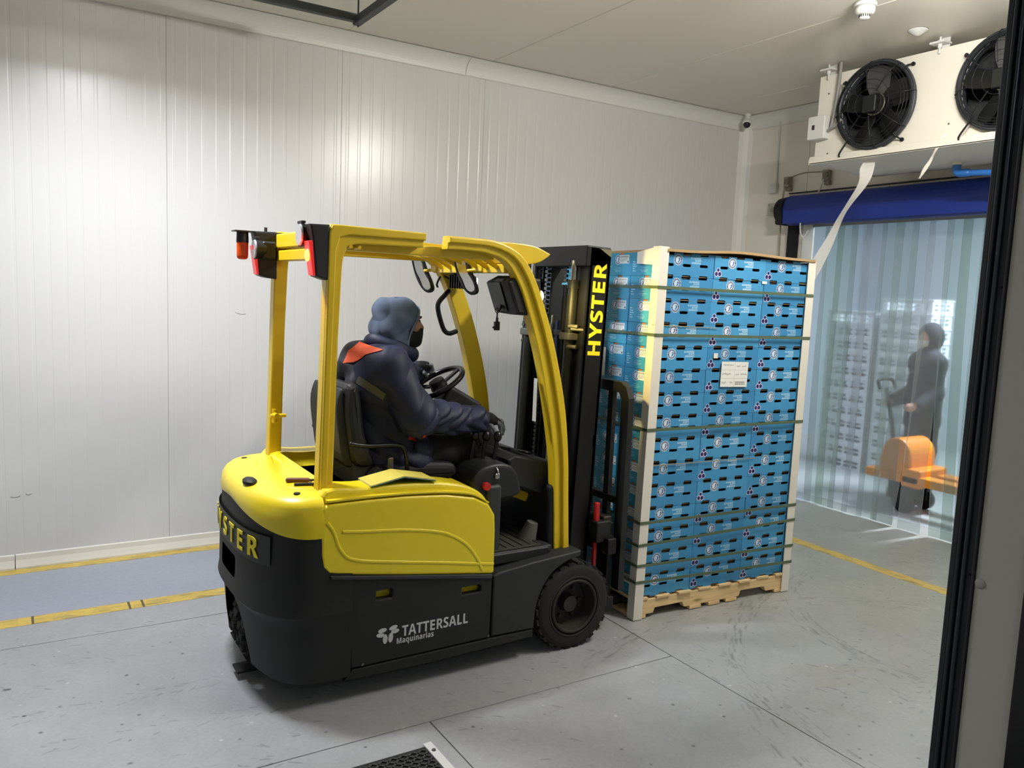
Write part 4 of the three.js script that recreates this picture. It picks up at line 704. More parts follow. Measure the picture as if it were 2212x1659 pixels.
{ // black lower flanks, fender, sill
  for (const sg of [1, -1]) {
    const slot = (x0, x1, y0, y1) => roundRect(x0, x1, y0, y1, 0.006, 2);
    const holes = [slot(1.365, 1.442, 0.455, 0.497), slot(1.8, 1.905, 0.405, 0.442)];
    const z0 = sg > 0 ? 0.488 : -0.529, z1 = z0 + 0.041;
    const door = F('flank_panel', extr([...smoothPts([[1.135, 0.588], [1.15, 0.53], [1.2, 0.44], [1.235, 0.33], [1.25, 0.2]], 4), [1.252, 0.16], [1.3, 0.158], [1.962, 0.164], [1.966, 0.46], [1.96, 0.47], [1.5, 0.534]], z0, z1, 0.006, holes), M.black);
    F('slot_backing', [box(1.35, 1.46, 0.44, 0.51, sg * 0.47, sg * 0.48), box(1.79, 1.92, 0.39, 0.455, sg * 0.47, sg * 0.48)], M.yellow, door);
    F('top_ledge', extr([[1.15, 0.585], [1.96, 0.466], [1.96, 0.486], [1.15, 0.602]], sg > 0 ? 0.46 : -0.54, sg > 0 ? 0.54 : -0.46, 0.004), std('#2c2f31', 0.6), door);
    F('sill', extr([[1.22, 0.105], [1.26, 0.152], [2.0, 0.157], [2.22, 0.155], [2.222, 0.115], [1.6, 0.1]], sg > 0 ? 0.45 : -0.527, sg > 0 ? 0.527 : -0.45, 0.006), M.black);
    const fd = [[1.974, 0.165], [1.974, 0.472], [2.0, 0.485], [2.2, 0.508], [2.384, 0.522], [2.5, 0.53], [2.5, 0.5], [2.43, 0.49], ...smoothPts([[2.4, 0.478], [2.33, 0.44], [2.27, 0.37], [2.235, 0.28], [2.224, 0.18]], 4), [2.224, 0.16]];
    F('front_fender', extr(fd, sg > 0 ? 0.36 : -0.53, sg > 0 ? 0.53 : -0.36, 0.01, [], 3), std('#212426', 0.62));
    F('screw', [[1.305, 0.168], [1.955, 0.173]].map(([x, y]) => cyl([x, y, sg * 0.528], [x, y, sg * 0.533], 0.006, 0.006, 8)), M.steel, door);
  }
  // printed company mark, near side
  const ink = std('#c3c6c8', 0.6), z = 0.5292;
  const mark = new THREE.Group(); mark.name = 'company_lettering'; truck.add(mark);
  F('company_name', lettering('TATTERSALL', 0.05, 0.0012, 1).scale(0.335 / 0.385, 1, 1).translate(1.665, 0.287, z), ink, mark);
  F('company_line', lettering('Maquinarias', 0.026, 0.0012, 1).scale(0.88, 1, 1).translate(1.562, 0.24, z), ink, mark);
  const leaf = (x, y, rx, ry, a) => new THREE.CircleGeometry(1, 24).scale(rx, ry, 1).rotateZ(a).translate(x, y, z + 0.001);
  for (const q of [[1.397, 0.308, 0.021, 0.0105, 0.1], [1.45, 0.312, 0.021, 0.0105, 0.25], [1.388, 0.287, 0.02, 0.0105, -0.12], [1.459, 0.294, 0.02, 0.0105, 0.1], [1.411, 0.265, 0.0115, 0.023, 0], [1.438, 0.267, 0.0115, 0.023, -0.08]]) F('emblem_leaf', leaf(...q), ink, mark);
}
// inner hull so nothing shows through
F('hull', [box(1.13, 1.96, 0.12, 0.56, -0.45, 0.45, 0.02), box(1.96, 2.42, 0.1, 0.5, -0.34, 0.34, 0.02)], M.blackGloss);
{ // operator floor
  const fl = F('floor_plate', [box(1.96, 2.36, 0.52, 0.56, -0.45, 0.46, 0.008)], M.darkgrey);
  F('rubber_mat', [box(1.975, 2.3, 0.56, 0.57, -0.42, 0.45, 0.004)], M.floorMat, fl);
  for (let i = 0; i < 7; i++) F('mat_rib', box(2.0 + i * 0.047, 2.012 + i * 0.047, 0.568, 0.575, -0.42, 0.44, 0.003, 1), M.floorMat, fl);
  F('step_riser', [box(1.98, 2.34, 0.5, 0.555, 0.43, 0.468, 0.01)], M.plastic, fl);
  F('pedal', box(2.24, 2.3, 0.6, 0.615, 0.1, 0.2, 0.005), M.rubber, fl); F('pedal', box(2.26, 2.32, 0.62, 0.635, -0.05, 0.03, 0.005), M.rubber, fl);
  F('boot_cover', [cyl([2.28, 0.565, 0.34], [2.30, 0.66, 0.36], 0.05, 0.03, 14)], std('#5a5b55', 0.7), fl);
  F('front_bulkhead', [box(2.36, 2.42, 0.5, 0.86, -0.42, 0.42, 0.02)], M.black);
}
{ // wheels
  for (const sg of [1, -1]) {
    const c = [2.475, 0.231], w = new THREE.Group(); w.name = 'front_wheel'; truck.add(w);
    const zz = sg > 0 ? [0.34, 0.53] : [-0.53, -0.34], prof = [[0.15, 0.0], [0.2, 0.0], [0.222, 0.012], [0.23, 0.035], [0.23, 0.155], [0.222, 0.178], [0.2, 0.19], [0.15, 0.19]];
    F('tyre', new THREE.LatheGeometry(prof.map(([r, h]) => new THREE.Vector2(r, h)), 48).rotateX(Math.PI / 2).translate(c[0], c[1], zz[0]), M.tread, w);
    const lug = []; for (let i = 0; i < 26; i++) { const a = i / 26 * Math.PI * 2; for (const q of [0.045, 0.145]) lug.push(box(-0.016, 0.016, 0.222, 0.2335, q - 0.035, q + 0.035).rotateZ(a + (q > 0.1 ? 0.12 : 0)).translate(c[0], c[1], zz[0])); }
    F('tread_lugs', lug, M.tread, w);
    const of = sg > 0 ? zz[1] : zz[0], d = -sg;
    F('rim', [new THREE.TorusGeometry(0.137, 0.009, 8, 48).translate(c[0], c[1], of + d * 0.004), new THREE.CylinderGeometry(0.137, 0.115, 0.09, 40, 1, true).rotateX(Math.PI / 2 * sg).translate(c[0], c[1], of + d * 0.046), new THREE.TorusGeometry(0.158, 0.004, 6, 48).translate(c[0], c[1], of + d * 0.001)], M.rim, w);
    F('wheel_disc', cyl([c[0], c[1], of + d * 0.1], [c[0], c[1], of + d * 0.085], 0.125, 0.118, 32), std('#1b1a17', 0.7), w);
    F('hub', [cyl([c[0], c[1], of + d * 0.09], [c[0], c[1], of + d * 0.04], 0.05, 0.042, 24)], std('#22211d', 0.6), w);
    for (let i = 0; i < 6; i++) { const a = i / 6 * Math.PI * 2; F('wheel_nut', cyl([c[0] + 0.08 * Math.cos(a), c[1] + 0.08 * Math.sin(a), of + d * 0.09], [c[0] + 0.08 * Math.cos(a), c[1] + 0.08 * Math.sin(a), of + d * 0.07], 0.011, 0.011, 6), std('#2e2c26', 0.6, 0.3), w); }
  }
  for (const s of [0.075, -0.075]) { // twin steer wheels under the tail
    const w = new THREE.Group(); w.name = 'steer_wheel'; truck.add(w); const c = [1.075, 0.2], prof = [[0.1, -0.055], [0.18, -0.055], [0.195, -0.04], [0.2, 0], [0.195, 0.04], [0.18, 0.055], [0.1, 0.055]];
    F('tyre', new THREE.LatheGeometry(prof.map(([r, h]) => new THREE.Vector2(r, h)), 40).rotateX(Math.PI / 2).translate(c[0], c[1], s), M.tread, w);
    const lug = []; for (let i = 0; i < 22; i++) for (const q of [-1, 1]) lug.push(box(-0.014, 0.014, 0.188, 0.204, q * 0.028 - 0.024, q * 0.028 + 0.024).rotateZ((i + q * 0.25) / 22 * Math.PI * 2).translate(c[0], c[1], s));
    F('tread_lugs', lug, M.tread, w);
    F('hub', cyl([c[0], c[1], s - 0.05], [c[0], c[1], s + 0.05], 0.1, 0.1, 24), M.rim, w);
  }
  F('mud_flap', [box(0.86, 0.98, 0.03, 0.042, 0.0, 0.1, 0.004), box(0.95, 1.0, 0.03, 0.16, 0.02, 0.08, 0.004)], M.rubber);
}
{ // overhead guard
  const g = new THREE.Group(); g.name = 'overhead_guard'; truck.add(g);
  const ext = (o, s0, s1, sg, b) => sg > 0 ? extr(o, s0, s1, b, [], 2) : extr(o, -s1, -s0, b, [], 2);
  for (const sg of [1, -1]) {
    const rear = [[1.118, 0.8], [1.185, 0.8], [1.202, 1.6], [1.214, 1.9], ...smoothPts([[1.217, 1.945], [1.228, 1.99], [1.26, 2.022], [1.31, 2.03]], 3), [1.595, 2.033], [1.603, 2.098], [1.2, 2.104], [1.165, 2.104], [1.15, 2.08], [1.14, 1.6]];
    F('rear_post', ext(rear, 0.365, 0.43, sg, 0.006), M.guard, g);
    F('post_rib', ext([[1.125, 0.8], [1.155, 0.8], [1.172, 1.6], [1.184, 2.0], [1.2, 2.05], [1.24, 2.064], [1.6, 2.064], [1.603, 2.096], [1.2, 2.102], [1.167, 2.1], [1.152, 2.07], [1.142, 1.6]], 0.42, 0.445, sg, 0.006), M.guard, g);
    const outer = [[1.72, 2.094], [1.85, 2.093], [1.98, 2.086], [2.105, 2.038], [2.176, 1.962], [2.265, 1.784], [2.338, 1.584], [2.418, 1.281], [2.455, 1.0], [2.466, 0.828], [2.491, 0.448]], innerE = [[1.715, 2.034], [1.83, 2.034], [1.927, 2.028], [2.031, 1.994], [2.112, 1.894], [2.189, 1.716], [2.261, 1.499], [2.342, 1.154], [2.375, 0.95], [2.381, 0.836], [2.398, 0.5]];
    const so = smoothPts(outer, 4), si = smoothPts(innerE, 4);
    F('front_post', ext([...so, ...[...si].reverse()], 0.365, 0.43, sg, 0.006), M.guard, g);
    const mid = so.map((p, i) => [lerp(p[0], si[i][0], 0.5), lerp(p[1], si[i][1], 0.5)]);
    F('post_rib', ext([...so.map((p, i) => [lerp(p[0], si[i][0], 0.08), lerp(p[1], si[i][1], 0.08)]), ...mid.reverse()], 0.42, 0.448, sg, 0.006), M.guard, g);
    F('side_rail', box(1.2, 2.0, 2.0, 2.045, sg > 0 ? 0.33 : -0.37, sg > 0 ? 0.37 : -0.33, 0.006), M.guard, g);
  }
  F('rear_header', [box(1.15, 1.2, 2.018, 2.09, -0.37, 0.37, 0.008), box(1.155, 1.195, 1.955, 2.01, -0.37, 0.37, 0.008)], M.guard, g);
  F('front_header', [box(2.06, 2.1, 1.94, 1.985, -0.42, 0.37, 0.006), box(2.09, 2.13, 1.955, 2.0, -0.42, 0.37, 0.006)], M.guard, g);
  for (const s of [-0.3, -0.2, -0.1, 0.0, 0.1, 0.2, 0.3]) { // roof bars, curving down to the front header
    const up = smoothPts([[1.19, 2.068], [1.6, 2.064], [1.85, 2.05], [1.98, 2.02], [2.085, 1.965]], 5), dn = smoothPts([[2.075, 1.95], [1.97, 2.0], [1.84, 2.026], [1.6, 2.036], [1.19, 2.04]], 5);
    F('roof_bar', extr([...up, ...dn], s - 0.009, s + 0.009, 0.002), M.guard, g);
  }
  // front visor plate
  F('visor', extr([...smoothPts([[2.0, 2.086], [2.09, 2.088], [2.22, 2.078], [2.31, 2.046]], 4), ...smoothPts([[2.3, 2.034], [2.24, 2.0], [2.12, 1.985], [2.07, 1.99]], 4)], -0.40, 0.40, 0.006), M.guard, g);
  F('bolt', [[1.25, 2.015], [1.29, 2.013]].map(([x, y]) => cyl([x, y, 0.36], [x, y, 0.436], 0.008, 0.008, 10)), M.guard, g);
  F('post_catch', [cyl([1.15, 1.17, -0.37], [1.15, 1.17, -0.31], 0.014, 0.014, 10), cyl([1.12, 1.17, -0.33], [1.2, 1.17, -0.33], 0.01, 0.01, 10), cyl([1.15, 1.13, -0.36], [1.15, 1.2, -0.36], 0.012, 0.012, 10)], M.guard, g);
  F('warning_decal', box(2.262, 2.264, 1.2, 1.42, 0.37, 0.4).rotateZ(0).translate(0.0, 0, 0), M.paper, g);
  F('post_boot', [box(1.1, 1.2, 0.78, 0.86, 0.35, 0.46, 0.02)], M.black, g);
}
{ // tail lamps and rear fittings
  const lens = std('#c21a20', 0.3, 0, { emissive: new THREE.Color('#ff3a3a'), emissiveIntensity: 0.5 }), hot = std('#ff5a30', 0.3, 0, { emissive: new THREE.Color('#ff6a30'), emissiveIntensity: 9 });
  for (const [sg, x, lit] of [[1, 1.07, true], [-1, 1.04, false]]) {
    const l = new THREE.Group(); l.name = 'tail_lamp'; truck.add(l); const s0 = sg > 0 ? 0.36 : -0.43, s1 = sg > 0 ? 0.44 : -0.35;
    F('lamp_housing', extr([[x, 2.098], [1.155, 2.1], [1.155, 1.865], [x + 0.055, 1.872], [x + 0.025, 1.882], [x + 0.012, 2.03]], s0, s1, 0.008), M.plastic, l);
    F('red_lens', extr([[x - 0.004, 2.028], [x + 0.02, 2.03], [x + 0.035, 1.882], [x + 0.016, 1.886]], s0 + 0.006, s1 - 0.006, 0.004), lens, l);
    if (lit) { F('glowing_bulb', new THREE.SphereGeometry(0.019, 16, 12).scale(0.55, 1.4, 1).translate(x - 0.001, 1.968, (s0 + s1) / 2 + 0.006), hot, l);
      const p = new THREE.PointLight('#ff2a18', 0.09, 0, 2); p.position.set(x - 0.03 - TX, 1.968, (s0 + s1) / 2); p.castShadow = true; p.name = 'tail_light'; l.add(p); }
  }
  const b = new THREE.Group(); b.name = 'beacon_bracket'; truck.add(b);
  F('bracket_plate', [box(0.95, 1.2, 2.092, 2.098, -0.44, -0.36, 0.002, 1), box(1.1, 1.2, 2.02, 2.095, -0.39, -0.36, 0.004, 1), cyl([1.11, 2.09, -0.4], [1.11, 2.122, -0.4], 0.008, 0.008, 8)], std('#2a2420', 0.55), b);
  const am = phys({ color: '#e8590c', roughness: 0.25, transmission: 0.35, thickness: 0 });
  F('beacon_base', cyl([0.998, 2.04, -0.41], [0.998, 2.092, -0.41], 0.03, 0.028, 20), M.plastic, b);
  F('beacon_dome', new THREE.LatheGeometry([[0, 0], [0.018, 0.001], [0.026, 0.008], [0.028, 0.02], [0.029, 0.085], [0, 0.085]].map((p) => new THREE.Vector2(...p)), 24).translate(0.998, 1.956, -0.41), am, b);
  F('beacon_core', cyl([0.998, 1.965, -0.41], [0.998, 2.03, -0.41], 0.015, 0.015, 12), std('#8a2f06', 0.5), b);
  for (const [x, y, s, far] of [[1.045, 2.01, -0.36, true], [1.06, 2.055, 0.33, false]]) { // round rear working lamps
    const w = new THREE.Group(); w.name = 'working_lamp'; truck.add(w);
    F('lamp_body', [cyl([x, y, s], [x + 0.05, y, s], 0.052, 0.04, 28), box(x + 0.03, x + 0.1, y - 0.05, y + 0.04, s - 0.035, s + 0.035, 0.012), box(x + 0.0, x + 0.02, y + 0.048, y + 0.06, s - 0.04, s + 0.02, 0.003, 1)], M.plastic, w);
    F('lamp_glass', cyl([x - 0.006, y, s], [x + 0.002, y, s], 0.044, 0.047, 28), std('#b8bcc0', 0.2, 0.3), w);
  }
}
{ // mirrors, front working lamp, grab handle, display box, key
  for (const [s, name] of [[-0.49, 'far'], [0.03, 'near']]) {
    const q = new THREE.Group(); q.name = 'mirror'; truck.add(q);
    const o = (k) => smoothPts([[-0.075, 0.1], [-0.03, 0.11], [-0.005, 0.08], [0.02, 0.02], [0.06, -0.05], [0.068, -0.09], [0.04, -0.105], [0.005, -0.09], [-0.03, -0.04], [-0.06, 0.02]].map(([a, b]) => [a * 1.0 + (a + 0.0 > 0 ? 1 : -1) * k * 0.6, b + Math.sign(b) * k]), 4, true);
    const place = (ge) => ge.rotateY(-1.02).translate(2.03, 1.935, s);
    F('mirror_shell', [place(extr(o(0.004), -0.025, 0.006, 0.006, [o(-0.006)])), place(extr(o(0.002), -0.026, -0.012, 0.004))], M.plastic, q);
    F('mirror_glass', place(extr(o(-0.005), -0.012, 0.0, 0.0)), std('#f2f4f5', 0.08, 1), q);
    F('mirror_arm', [cyl([2.03, 1.95, s + 0.02], [2.08, 1.96, s + 0.09], 0.009, 0.009, 8), box(2.05, 2.1, 1.945, 1.985, s + 0.06, s + 0.13, 0.008)], M.guard, q);
  }
  const w = new THREE.Group(); w.name = 'front_working_lamp'; truck.add(w);
  const fins = [box(2.14, 2.22, 1.855, 1.935, -0.33, -0.17, 0.025)]; for (let i = 0; i < 6; i++) fins.push(box(2.115, 2.16, 1.858, 1.932, -0.322 + i * 0.028, -0.312 + i * 0.028, 0.003, 1));
  F('lamp_body', fins, M.blackGloss, w); F('lamp_bracket', [box(2.1, 2.16, 1.93, 1.96, -0.27, -0.23, 0.004)], M.black, w); F('lamp_cable', tube([[2.14, 1.9, -0.33], [2.1, 1.925, -0.38], [2.09, 1.88, -0.42], [2.1, 1.86, -0.43]], 0.006, 20, 6), M.black, w);
  F('grab_handle', tubeEnds([[2.13, 1.84, -0.35], [2.10, 1.815, -0.34], [2.06, 1.77, -0.335], [2.062, 1.72, -0.335], [2.09, 1.64, -0.335], [2.11, 1.61, -0.335], [2.14, 1.6, -0.34], [2.19, 1.61, -0.36]], 0.014, 50, 10), M.blackGloss);
  const spot = (parent, at, to, h, name) => { const l = new THREE.SpotLight(h.colour, h.candela, 0, 0.75, 0.6, 2); l.position.set(at[0] - TX, at[1], at[2]); l.target.position.set(to[0] - TX, to[1], to[2]); l.castShadow = true; l.shadow.radius = 2; l.name = name; parent.add(l, l.target); };
  const d = new THREE.Group(); d.name = 'headlamp'; truck.add(d);
  F('lamp_case', extr([[2.06, 1.9], [2.12, 1.93], [2.25, 1.92], [2.262, 1.75], [2.2, 1.735], [2.12, 1.745]], 0.2, 0.415, 0.012), M.black, d);
  F('case_back', box(-0.002, 0.002, -0.075, 0.075, 0.21, 0.335).rotateZ(0.37).translate(2.083, 1.825, 0), M.blackGloss, d);
  F('lamp_lens', cyl([2.255, 1.835, 0.385], [2.27, 1.835, 0.385], 0.03, 0.028, 20), std('#fff4d0', 0.3, 0, { emissive: new THREE.Color(HEADLAMPS.near.colour), emissiveIntensity: 5 }), d);
  spot(d, [2.277, 1.835, 0.385], [3.1, 1.66, 0.4], HEADLAMPS.near, 'headlamp_light');
  F('lamp_lens', box(2.221, 2.226, 1.87, 1.92, -0.315, -0.185, 0.002, 1), std('#eef6ff', 0.3, 0, { emissive: new THREE.Color(HEADLAMPS.far.colour), emissiveIntensity: 4 }), w);
  spot(w, [2.232, 1.895, -0.25], [3.1, 1.6, -0.1], HEADLAMPS.far, 'work_light');
  const k = new THREE.Group(); k.name = 'key'; truck.add(k);
  F('key_head', [cyl([2.088, 1.77, 0.28], [2.098, 1.765, 0.28], 0.016, 0.016, 12), new THREE.TorusGeometry(0.012, 0.0025, 6, 16).translate(2.083, 1.755, 0.28)], M.steelBlack, k);
  F('key_fob', [cyl([2.083, 1.745, 0.28], [2.083, 1.715, 0.28], 0.004, 0.004, 6), box(2.068, 2.098, 1.655, 1.7, 0.272, 0.288, 0.004), box(2.06, 2.07, 1.665, 1.675, 0.276, 0.284), cyl([2.083, 1.7, 0.28], [2.083, 1.72, 0.28], 0.007, 0.007, 8)], M.black, k);
}
{ // seat
  const q = new THREE.Group(); q.name = 'seat'; truck.add(q);
  F('cushion', extr(smoothPts([[1.42, 0.93], [1.45, 0.99], [1.6, 0.995], [1.82, 0.99], [1.9, 0.97], [1.91, 0.915], [1.8, 0.895], [1.5, 0.895]], 4, true), -0.24, 0.24, 0.03, [], 3), M.black, q);
  F('backrest', extr(smoothPts([[1.37, 1.0], [1.33, 1.15], [1.315, 1.3], [1.335, 1.385], [1.375, 1.39], [1.4, 1.3], [1.42, 1.15], [1.47, 1.0]], 4, true), -0.23, 0.23, 0.035, [], 3), std('#1b1d1f', 0.42), q);
  F('seat_shell', extr(smoothPts([[1.33, 1.0], [1.295, 1.15], [1.285, 1.3], [1.31, 1.37], [1.325, 1.3], [1.34, 1.15], [1.38, 1.0]], 4, true), -0.2, 0.2, 0.01), M.plastic, q);
  F('seat_base', [box(1.42, 1.86, 0.9, 0.93, -0.2, 0.2, 0.01), box(1.36, 1.46, 0.9, 1.02, -0.21, 0.21, 0.012)], M.darkgrey, q);
  for (const s of [0.27, -0.27]) F('hip_rail', tubeEnds([[1.33, 1.12, s], [1.42, 1.105, s], [1.56, 1.1, s], [1.6, 1.075, s], [1.615, 1.0, s], [1.615, 0.93, s]], 0.011, 50, 10), M.blackGloss, q);
  F('belt_buckle', [box(1.52, 1.55, 0.96, 1.04, 0.25, 0.262, 0.006), box(1.48, 1.58, 0.925, 0.945, 0.24, 0.28, 0.004)], M.steel, q);
}
{ // steering, cowl, consoles
  const q = new THREE.Group(); q.name = 'steering_column'; truck.add(q);
  const ax = V(-0.52, 0.85, 0).normalize(), rot = new THREE.Quaternion().setFromUnitVectors(V(0, 0, 1), ax), C = [1.915, 1.355, -0.03], P = (ge) => ge.applyQuaternion(rot).translate(...C);
  F('steering_wheel', P(new THREE.TorusGeometry(0.148, 0.0145, 12, 56)), M.blackGloss, q);
  F('wheel_spoke', [0.5, 2.6, 4.7].map((a) => P(bar([0, 0, -0.02], [0.145 * Math.cos(a), 0.145 * Math.sin(a), 0], 0.026, 0.012, [0, 0, 1]))), M.plastic, q);
  F('wheel_hub', [P(new THREE.CylinderGeometry(0.04, 0.048, 0.045, 24).rotateX(Math.PI / 2).translate(0, 0, -0.005))], M.plastic, q);
  F('spinner_knob', [P(new THREE.CylinderGeometry(0.022, 0.026, 0.045, 16).rotateX(Math.PI / 2).translate(-0.11, 0.09, 0.035))], M.plastic, q);
  F('column_shroud', [bar([1.94, 1.3, -0.03], [2.14, 1.19, -0.03], 0.13, 0.12), bar([2.1, 1.21, -0.03], [2.32, 0.85, -0.03], 0.12, 0.11)], M.plastic, q);
  const cw = new THREE.Group(); cw.name = 'front_cowl'; truck.add(cw);
  F('cowl_body', cut(extr([[2.14, 1.0], [2.19, 1.02], [2.46, 0.955], [2.47, 0.8], [2.44, 0.56], [2.38, 0.56], [2.36, 0.8], [2.2, 0.86]], -0.37, 0.34, 0.012), box(-0.1, 0.1, -0.03, 0.1, 0.14, 0.3).rotateZ(-0.235).translate(2.31, 0.98, -0.2), box(-0.055, 0.055, -0.03, 0.1, -0.05, 0.28).rotateZ(-0.235).translate(2.28, 0.985, 0)), M.plastic, cw);
  F('cup_holder', [new THREE.TorusGeometry(0.034, 0.006, 8, 28).rotateX(Math.PI / 2).rotateZ(-0.235).translate(2.4, 0.978, 0.1), new THREE.CylinderGeometry(0.032, 0.032, 0.004, 24).rotateZ(-0.235).translate(2.4, 0.9755, 0.1)], M.blackGloss, cw);
  F('yellow_brace', [bar([2.1, 0.86, 0.2], [2.36, 0.75, 0.2], 0.03, 0.05)], M.guard, cw);
  const co = new THREE.Group(); co.name = 'lever_console'; truck.add(co);
  F('console_body', extr(smoothPts([[1.9, 0.9], [1.93, 0.97], [2.02, 1.0], [2.12, 0.985], [2.17, 0.92], [2.18, 0.84], [2.1, 0.82], [1.93, 0.84]], 4, true), 0.2, 0.42, 0.02, [], 3), M.plastic, co);
  F('console_pillar', [box(1.975, 2.06, 0.5, 0.9, 0.14, 0.44, 0.02), box(1.968, 2.01, 0.55, 0.86, -0.44, 0.2, 0.02)], std('#2b3032', 0.55), co);
  F('emergency_button', [cyl([1.965, 0.9, 0.42], [1.965, 0.9, 0.436], 0.016, 0.016, 16), cyl([1.965, 0.9, 0.436], [1.965, 0.9, 0.452], 0.021, 0.019, 20)], M.red, co);
  for (const [x, s] of [[1.98, 0.24], [2.03, 0.27], [2.08, 0.3]]) F('hydraulic_lever', [cyl([x, 0.97, s], [x + 0.02, 1.1, s], 0.01, 0.01, 10), new THREE.SphereGeometry(0.022, 14, 10).scale(1, 1.3, 1).translate(x + 0.022, 1.115, s)], M.blackGloss, co);
  F('key_bunch', [tube([[2.03, 0.99, 0.41], [2.035, 0.965, 0.43], [2.03, 0.93, 0.43]], 0.004, 8, 6), box(2.02, 2.045, 0.93, 0.955, 0.425, 0.431, 0.002, 1)], M.chrome, co);
}
{ // mast
  const q = new THREE.Group(); q.name = 'mast'; truck.add(q);
  const tilt = (g) => merge([g]).translate(-2.66, -0.25, 0).rotateZ(-0.036).translate(2.66, 0.25, 0);
  const X0 = 2.565, X1 = 2.70;
  const A = (name, g, m) => F(name, tilt(g), m, q);
  for (const sg of [1, -1]) {
    const S = (a, b) => sg > 0 ? [a, b] : [-b, -a];
    A('outer_rail', [box(X0, X1, 0.12, 2.1, ...S(0.295, 0.31)), box(X0, X0 + 0.016, 0.12, 2.1, ...S(0.225, 0.31)), box(X1 - 0.016, X1, 0.12, 2.1, ...S(0.225, 0.31))], M.steelBlack);
    A('middle_rail', [box(X0 + 0.02, X1 + 0.02, 0.14, 2.06, ...S(0.21, 0.222)), box(X0 + 0.02, X0 + 0.035, 0.14, 2.06, ...S(0.16, 0.222)), box(X1 + 0.005, X1 + 0.02, 0.14, 2.06, ...S(0.16, 0.222))], M.steelBlack);
    A('inner_rail', [box(X0 + 0.035, X1 + 0.035, 0.14, 2.03, ...S(0.14, 0.152)), box(X0 + 0.035, X0 + 0.05, 0.14, 2.03, ...S(0.1, 0.152))], M.black);
    A('lift_cylinder', [cyl([X0 - 0.02, 0.2, sg * 0.2], [X0 - 0.02, 1.92, sg * 0.2], 0.029, 0.029, 20), cyl([X0 - 0.02, 1.88, sg * 0.2], [X0 - 0.02, 1.925, sg * 0.2], 0.034, 0.034, 20)], std('#26281f', 0.5, 0.3));
    A('cylinder_rod', cyl([X0 - 0.02, 1.92, sg * 0.2], [X0 - 0.02, 2.03, sg * 0.2], 0.018, 0.018, 16), M.chrome);
    A('cylinder_clamp', [box(X0 - 0.06, X0 + 0.01, 1.6, 1.64, sg * 0.2 - 0.045, sg * 0.2 + 0.045, 0.006), ...[1.565, 1.675].map((y) => cyl([X0 - 0.045, y, sg * 0.22], [X0 - 0.02, y, sg * 0.27], 0.012, 0.012, 8)), cyl([X0 - 0.045, 1.66, sg * 0.24], [X0 + 0.02, 1.66, sg * 0.3], 0.009, 0.009, 8)], std('#5b5a4c', 0.5, 0.4));
  }
  const ch = (s, x) => { const o = []; for (let i = 0; i < 70; i++) o.push(box(x - 0.006, x + 0.006, 0.35 + i * 0.0245, 0.352 + i * 0.0245 + 0.014, s - (i % 2 ? 0.01 : 0.014), s + (i % 2 ? 0.01 : 0.014))); return o; };
  for (const s of [-0.12, -0.19, 0.07]) A('lift_chain', ch(s, X0 + 0.02), std('#3a382f', 0.55, 0.5));
  for (const [y0, y1] of [[2.0, 2.1], [1.02, 1.1], [0.4, 0.5]]) A('cross_member', [box(y0 > 1.9 ? X0 - 0.03 : X1 - 0.03, X1, y0, y1 + (y0 > 1.9 ? 0.01 : 0), -0.31, 0.31, 0.008)], M.steelBlack);
  A('free_lift_cylinder', [cyl([X0 + 0.09, 0.3, -0.06], [X0 + 0.09, 1.3, -0.06], 0.045, 0.045, 20)], M.steelBlack);
  A('hydraulic_pipe', tubeEnds([[X0 - 0.03, 1.72, 0.045], [X0 - 0.03, 1.62, 0.045], [X0 - 0.03, 1.56, 0.05], [X0 - 0.03, 1.48, 0.075], [X0 - 0.03, 1.4, 0.095], [X0 - 0.03, 0.9, 0.095]], 0.0105, 40, 8), M.brass);
  A('pipe_fitting', [cyl([X0 - 0.03, 1.6, 0.045], [X0 - 0.03, 1.68, 0.045], 0.014, 0.014, 8), cyl([X0 - 0.03, 1.61, 0.045], [X0 - 0.03, 1.63, 0.045], 0.019, 0.019, 6)], M.steel);
  for (const [s, m] of [[0.115, M.rubber], [0.14, M.rubber]]) A('hydraulic_hose', [tube([[X0 - 0.02, 1.9, s], [X0 - 0.02, 1.6, s], [X0 - 0.02, 1.2, s + 0.012], [X0 - 0.02, 0.6, s + 0.016]], 0.0115, 40, 8)], m);
  A('blue_hose', tube([[X0 - 0.035, 1.7, 0.1], [X0 - 0.035, 1.58, 0.106], [X0 - 0.035, 1.4, 0.125], [X0 - 0.035, 0.9, 0.15]], 0.007, 40, 8), std('#203a78', 0.5));
  A('hose_clamp', [box(X0 - 0.05, X0 + 0.0, 1.62, 1.65, 0.085, 0.165, 0.004), box(X0 - 0.05, X0, 1.38, 1.405, 0.1, 0.175, 0.004), box(X0 - 0.05, X0, 1.23, 1.255, 0.1, 0.18, 0.004), box(X0 - 0.05, X0, 1.08, 1.105, 0.1, 0.18, 0.004)], std('#22231f', 0.5, 0.3));
  A('hose_guide', box(X0 - 0.03, X0 + 0.0, 1.895, 1.91, 0.1, 0.165, 0.006), std('#63b6d0', 0.4));
  // lettering up the near rail
  const lt = merge([lettering('HYSTER', 0.078, 0.0025, 1.0)]); lt.computeBoundingBox(); const L = lt.boundingBox.max.x - lt.boundingBox.min.x;
  F('rail_lettering', tilt(lt.scale(0.495 / L, 1.04, 1).rotateZ(Math.PI / 2).translate(2.634, 1.775, 0.31)), M.letter, q);
  F('rail_decal_corner', tilt(extr([[2.62, 2.1], [2.699, 2.1], [2.699, 2.06]], 0.31, 0.3115)), std('#6f6a4e', 0.6), q);
  for (const s of [0.24, -0.24]) A('tilt_cylinder', [cyl([2.3, 0.5, s], [2.6, 0.62, s], 0.03, 0.03, 16)], M.black);
